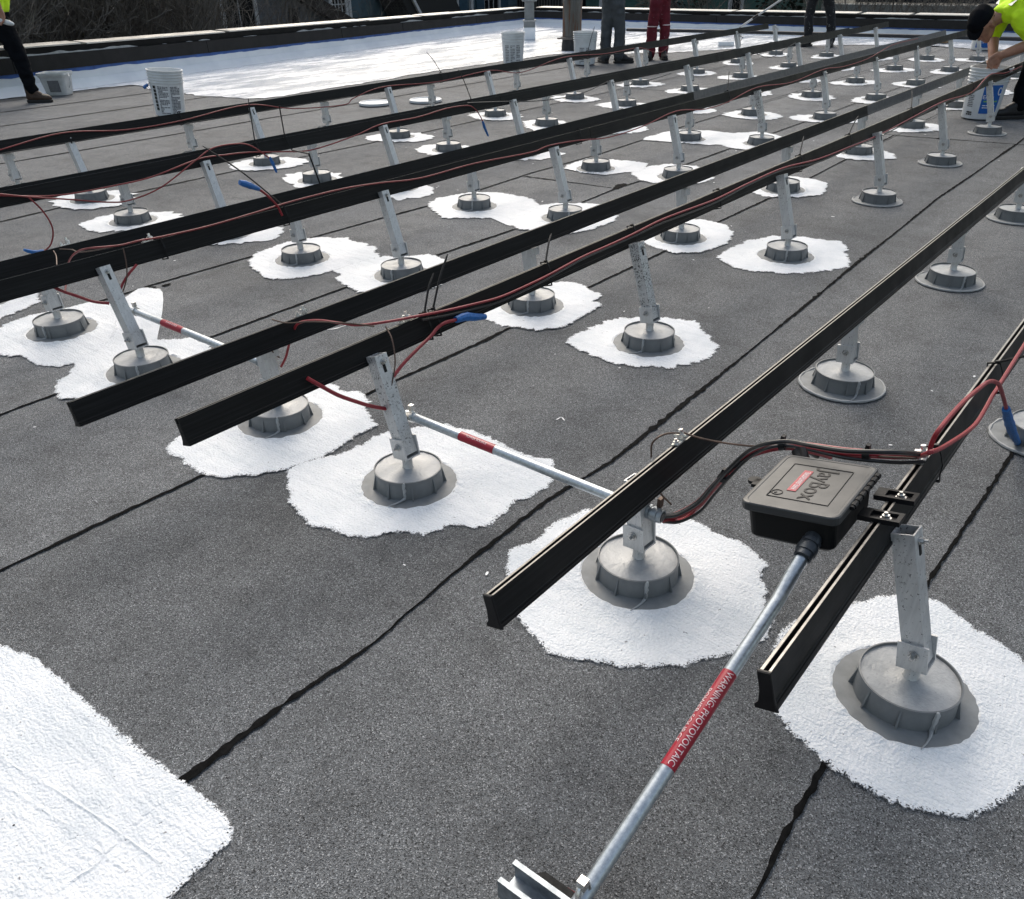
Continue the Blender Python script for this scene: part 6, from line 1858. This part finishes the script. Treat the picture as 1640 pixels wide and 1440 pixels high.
# low flat building with a grey fascia, navy house behind
hd = empty('house', (24.0, 5.0, -6))
tag(hd, 'dark navy building with a pale grey flat fascia beyond the far parapet', 'house')
OD = (24.0, 5.0, -6)
lb_box(hd, OD, 'wall', 'masonry', (25.0, 2.6, -3.2), (3.0, 12.0, 5.6))
lb_box(hd, OD, 'fascia', 'fascia', (23.4, 2.6, -0.02), (0.4, 12.4, 0.20))
lb_box(hd, OD, 'upper_wall', 'siding_navy', (26.0, 2.6, 1.0), (2.0, 12.0, 1.9))
lb_box(hd, OD, 'chimney_pot', 'trim', (22.9, 7.75, -0.12), (0.10, 0.10, 0.14))


def twig_tree(seed, stems, h, spread, levels, r0, dens):
    """bare branching shrub: thin tapered limbs with twigs off twigs"""
    rd = random.Random(seed)
    mb = MB()

    def grow(p, d, ln, r, lv):
        n = 4 if lv else 6
        pts, rs = [p.copy()], [r]
        q = p.copy()
        dd = d.copy()
        for k in range(n):
            dd = (dd + Vector((rd.uniform(-1, 1), rd.uniform(-1, 1), rd.uniform(-0.5, 0.9))) * (0.22 + 0.08 * lv)).normalized()
            q = q + dd * (ln / n)
            pts.append(q.copy())
            rs.append(max(0.0028, r * (1 - 0.75 * (k + 1) / n)))
        mb.tube(pts, rs, 3 if lv else 5, caps=False)
        if lv < levels:
            for k in range(dens[lv]):
                u = rd.uniform(0.25, 1.0)
                i = min(n - 1, int(u * n))
                b = pts[i].lerp(pts[i + 1], u * n - i)
                nd = (dd * 0.6 + Vector((rd.uniform(-1, 1), rd.uniform(-1, 1), rd.uniform(-0.3, 1.0)))).normalized()
                grow(b, nd, ln * rd.uniform(0.30, 0.55), rs[i] * 0.62, lv + 1)
    for k in range(stems):
        a = rd.uniform(0, 2 * PI)
        b = Vector((math.cos(a) * spread * 0.35 * rd.random(), math.sin(a) * spread * 0.35 * rd.random(), 0))
        grow(b, Vector((math.cos(a) * 0.28, math.sin(a) * 0.28, 1)).normalized(), h * rd.uniform(0.75, 1.05), r0 * rd.uniform(0.6, 1.1), 0)
    return mb


meA = twig_tree(1, 9, 4.6, 1.4, 3, 0.035, [13, 7, 4]).mesh('branches')
meB = twig_tree(2, 10, 4.4, 1.4, 3, 0.030, [13, 7, 4]).mesh('branches')
meC = twig_tree(3, 6, 3.8, 1.0, 3, 0.026, [9, 6, 3]).mesh('branches')
spots = [(4.4, 13.7, 0), (5.3, 14.1, 1), (6.2, 13.9, 0), (7.1, 14.4, 1), (8.0, 14.1, 0), (8.8, 14.9, 1), (5.8, 15.4, 1), (7.6, 15.6, 0), (9.2, 16.0, 1)]
rd = random.Random(8)
for k, (x, y, v) in enumerate(spots):
    root = empty('bare_shrub', (x, y, -2.6), rd.uniform(0, 6))
    tag(root, f'leafless tangled shrub in the hedge behind the parapet, {ORD[k]} counted along from the striding worker', 'shrub', 'leafless shrubs in the hedge')
    put('branches', (meA, meB)[v], 'bark' if v == 0 else 'bark', root)
    MB().tube([(0, 0, -3.4), (0.02, 0, -1.5), (0, 0, 0.2)], [0.08, 0.06, 0.05], 7).build('trunk', 'bark', root)
    root.scale = (1, 1, rd.uniform(0.9, 1.15))
for k, (x, y, sc, lab) in enumerate(((12.4, 15.4, 0.9, 'small bare shrub in front of the slate house beside its window'), (19.5, 9.6, 1.0, 'bare shrub beyond the far parapet above the roller pole'), (19.0, 6.6, 1.0, 'bare shrub before the grey fascia behind the fourth rail end'), (19.2, 5.4, 1.05, 'bare shrub before the grey fascia left of the black cap'), (18.9, 4.6, 0.95, 'bare shrub before the grey fascia behind the black cap'))):
    root = empty('bare_shrub', (x, y, -2.4), k * 1.7)
    tag(root, lab, 'shrub')
    put('branches', meC, 'bark', root)
    MB().tube([(0, 0, -3.6), (0.02, 0, -1.5), (0, 0, 0.2)], [0.06, 0.05, 0.04], 7).build('trunk', 'bark', root)
    root.scale = (sc, sc, sc)


def evergreen(seed, h, r):
    rd = random.Random(seed)
    mb = MB()
    for k in range(2600):
        u = rd.random()
        z = h * u
        rr_ = r * (1 - 0.55 * u) * math.sqrt(rd.random()) * (1 + 0.35 * noise.noise(Vector((u * 5, seed, k * 0.01))))
        a = rd.uniform(0, 2 * PI)
        c = Vector((rr_ * math.cos(a), rr_ * math.sin(a), z))
        d = Vector((math.cos(a), math.sin(a), rd.uniform(-0.5, 0.6))).normalized()
        s = d.orthogonal().normalized()
        l_, w_ = rd.uniform(0.08, 0.2), rd.uniform(0.02, 0.05)
        mb.add([c, c + d * l_ * 0.5 + s * w_, c + d * l_, c + d * l_ * 0.5 - s * w_], [(0, 1, 2, 3)])
    return mb.mesh('crown')


meE = evergreen(4, 6.5, 1.0)
for k, (x, y, lab) in enumerate(((20.6, 11.95, 'dark evergreen shrub before the green house beside the red trousers'), (20.4, 11.05, 'dark evergreen shrub before the green house left of its narrow window'), (20.5, 8.7, 'dark evergreen shrub behind the spattered trousers'))):
    root = empty('evergreen_shrub', (x, y, -6), k * 1.3)
    tag(root, lab, 'shrub')
    put('crown', meE, 'needle', root)
    MB().tube([(0, 0, 0), (0, 0, 5.6)], [0.10, 0.02], 7).build('trunk', 'bark', root)
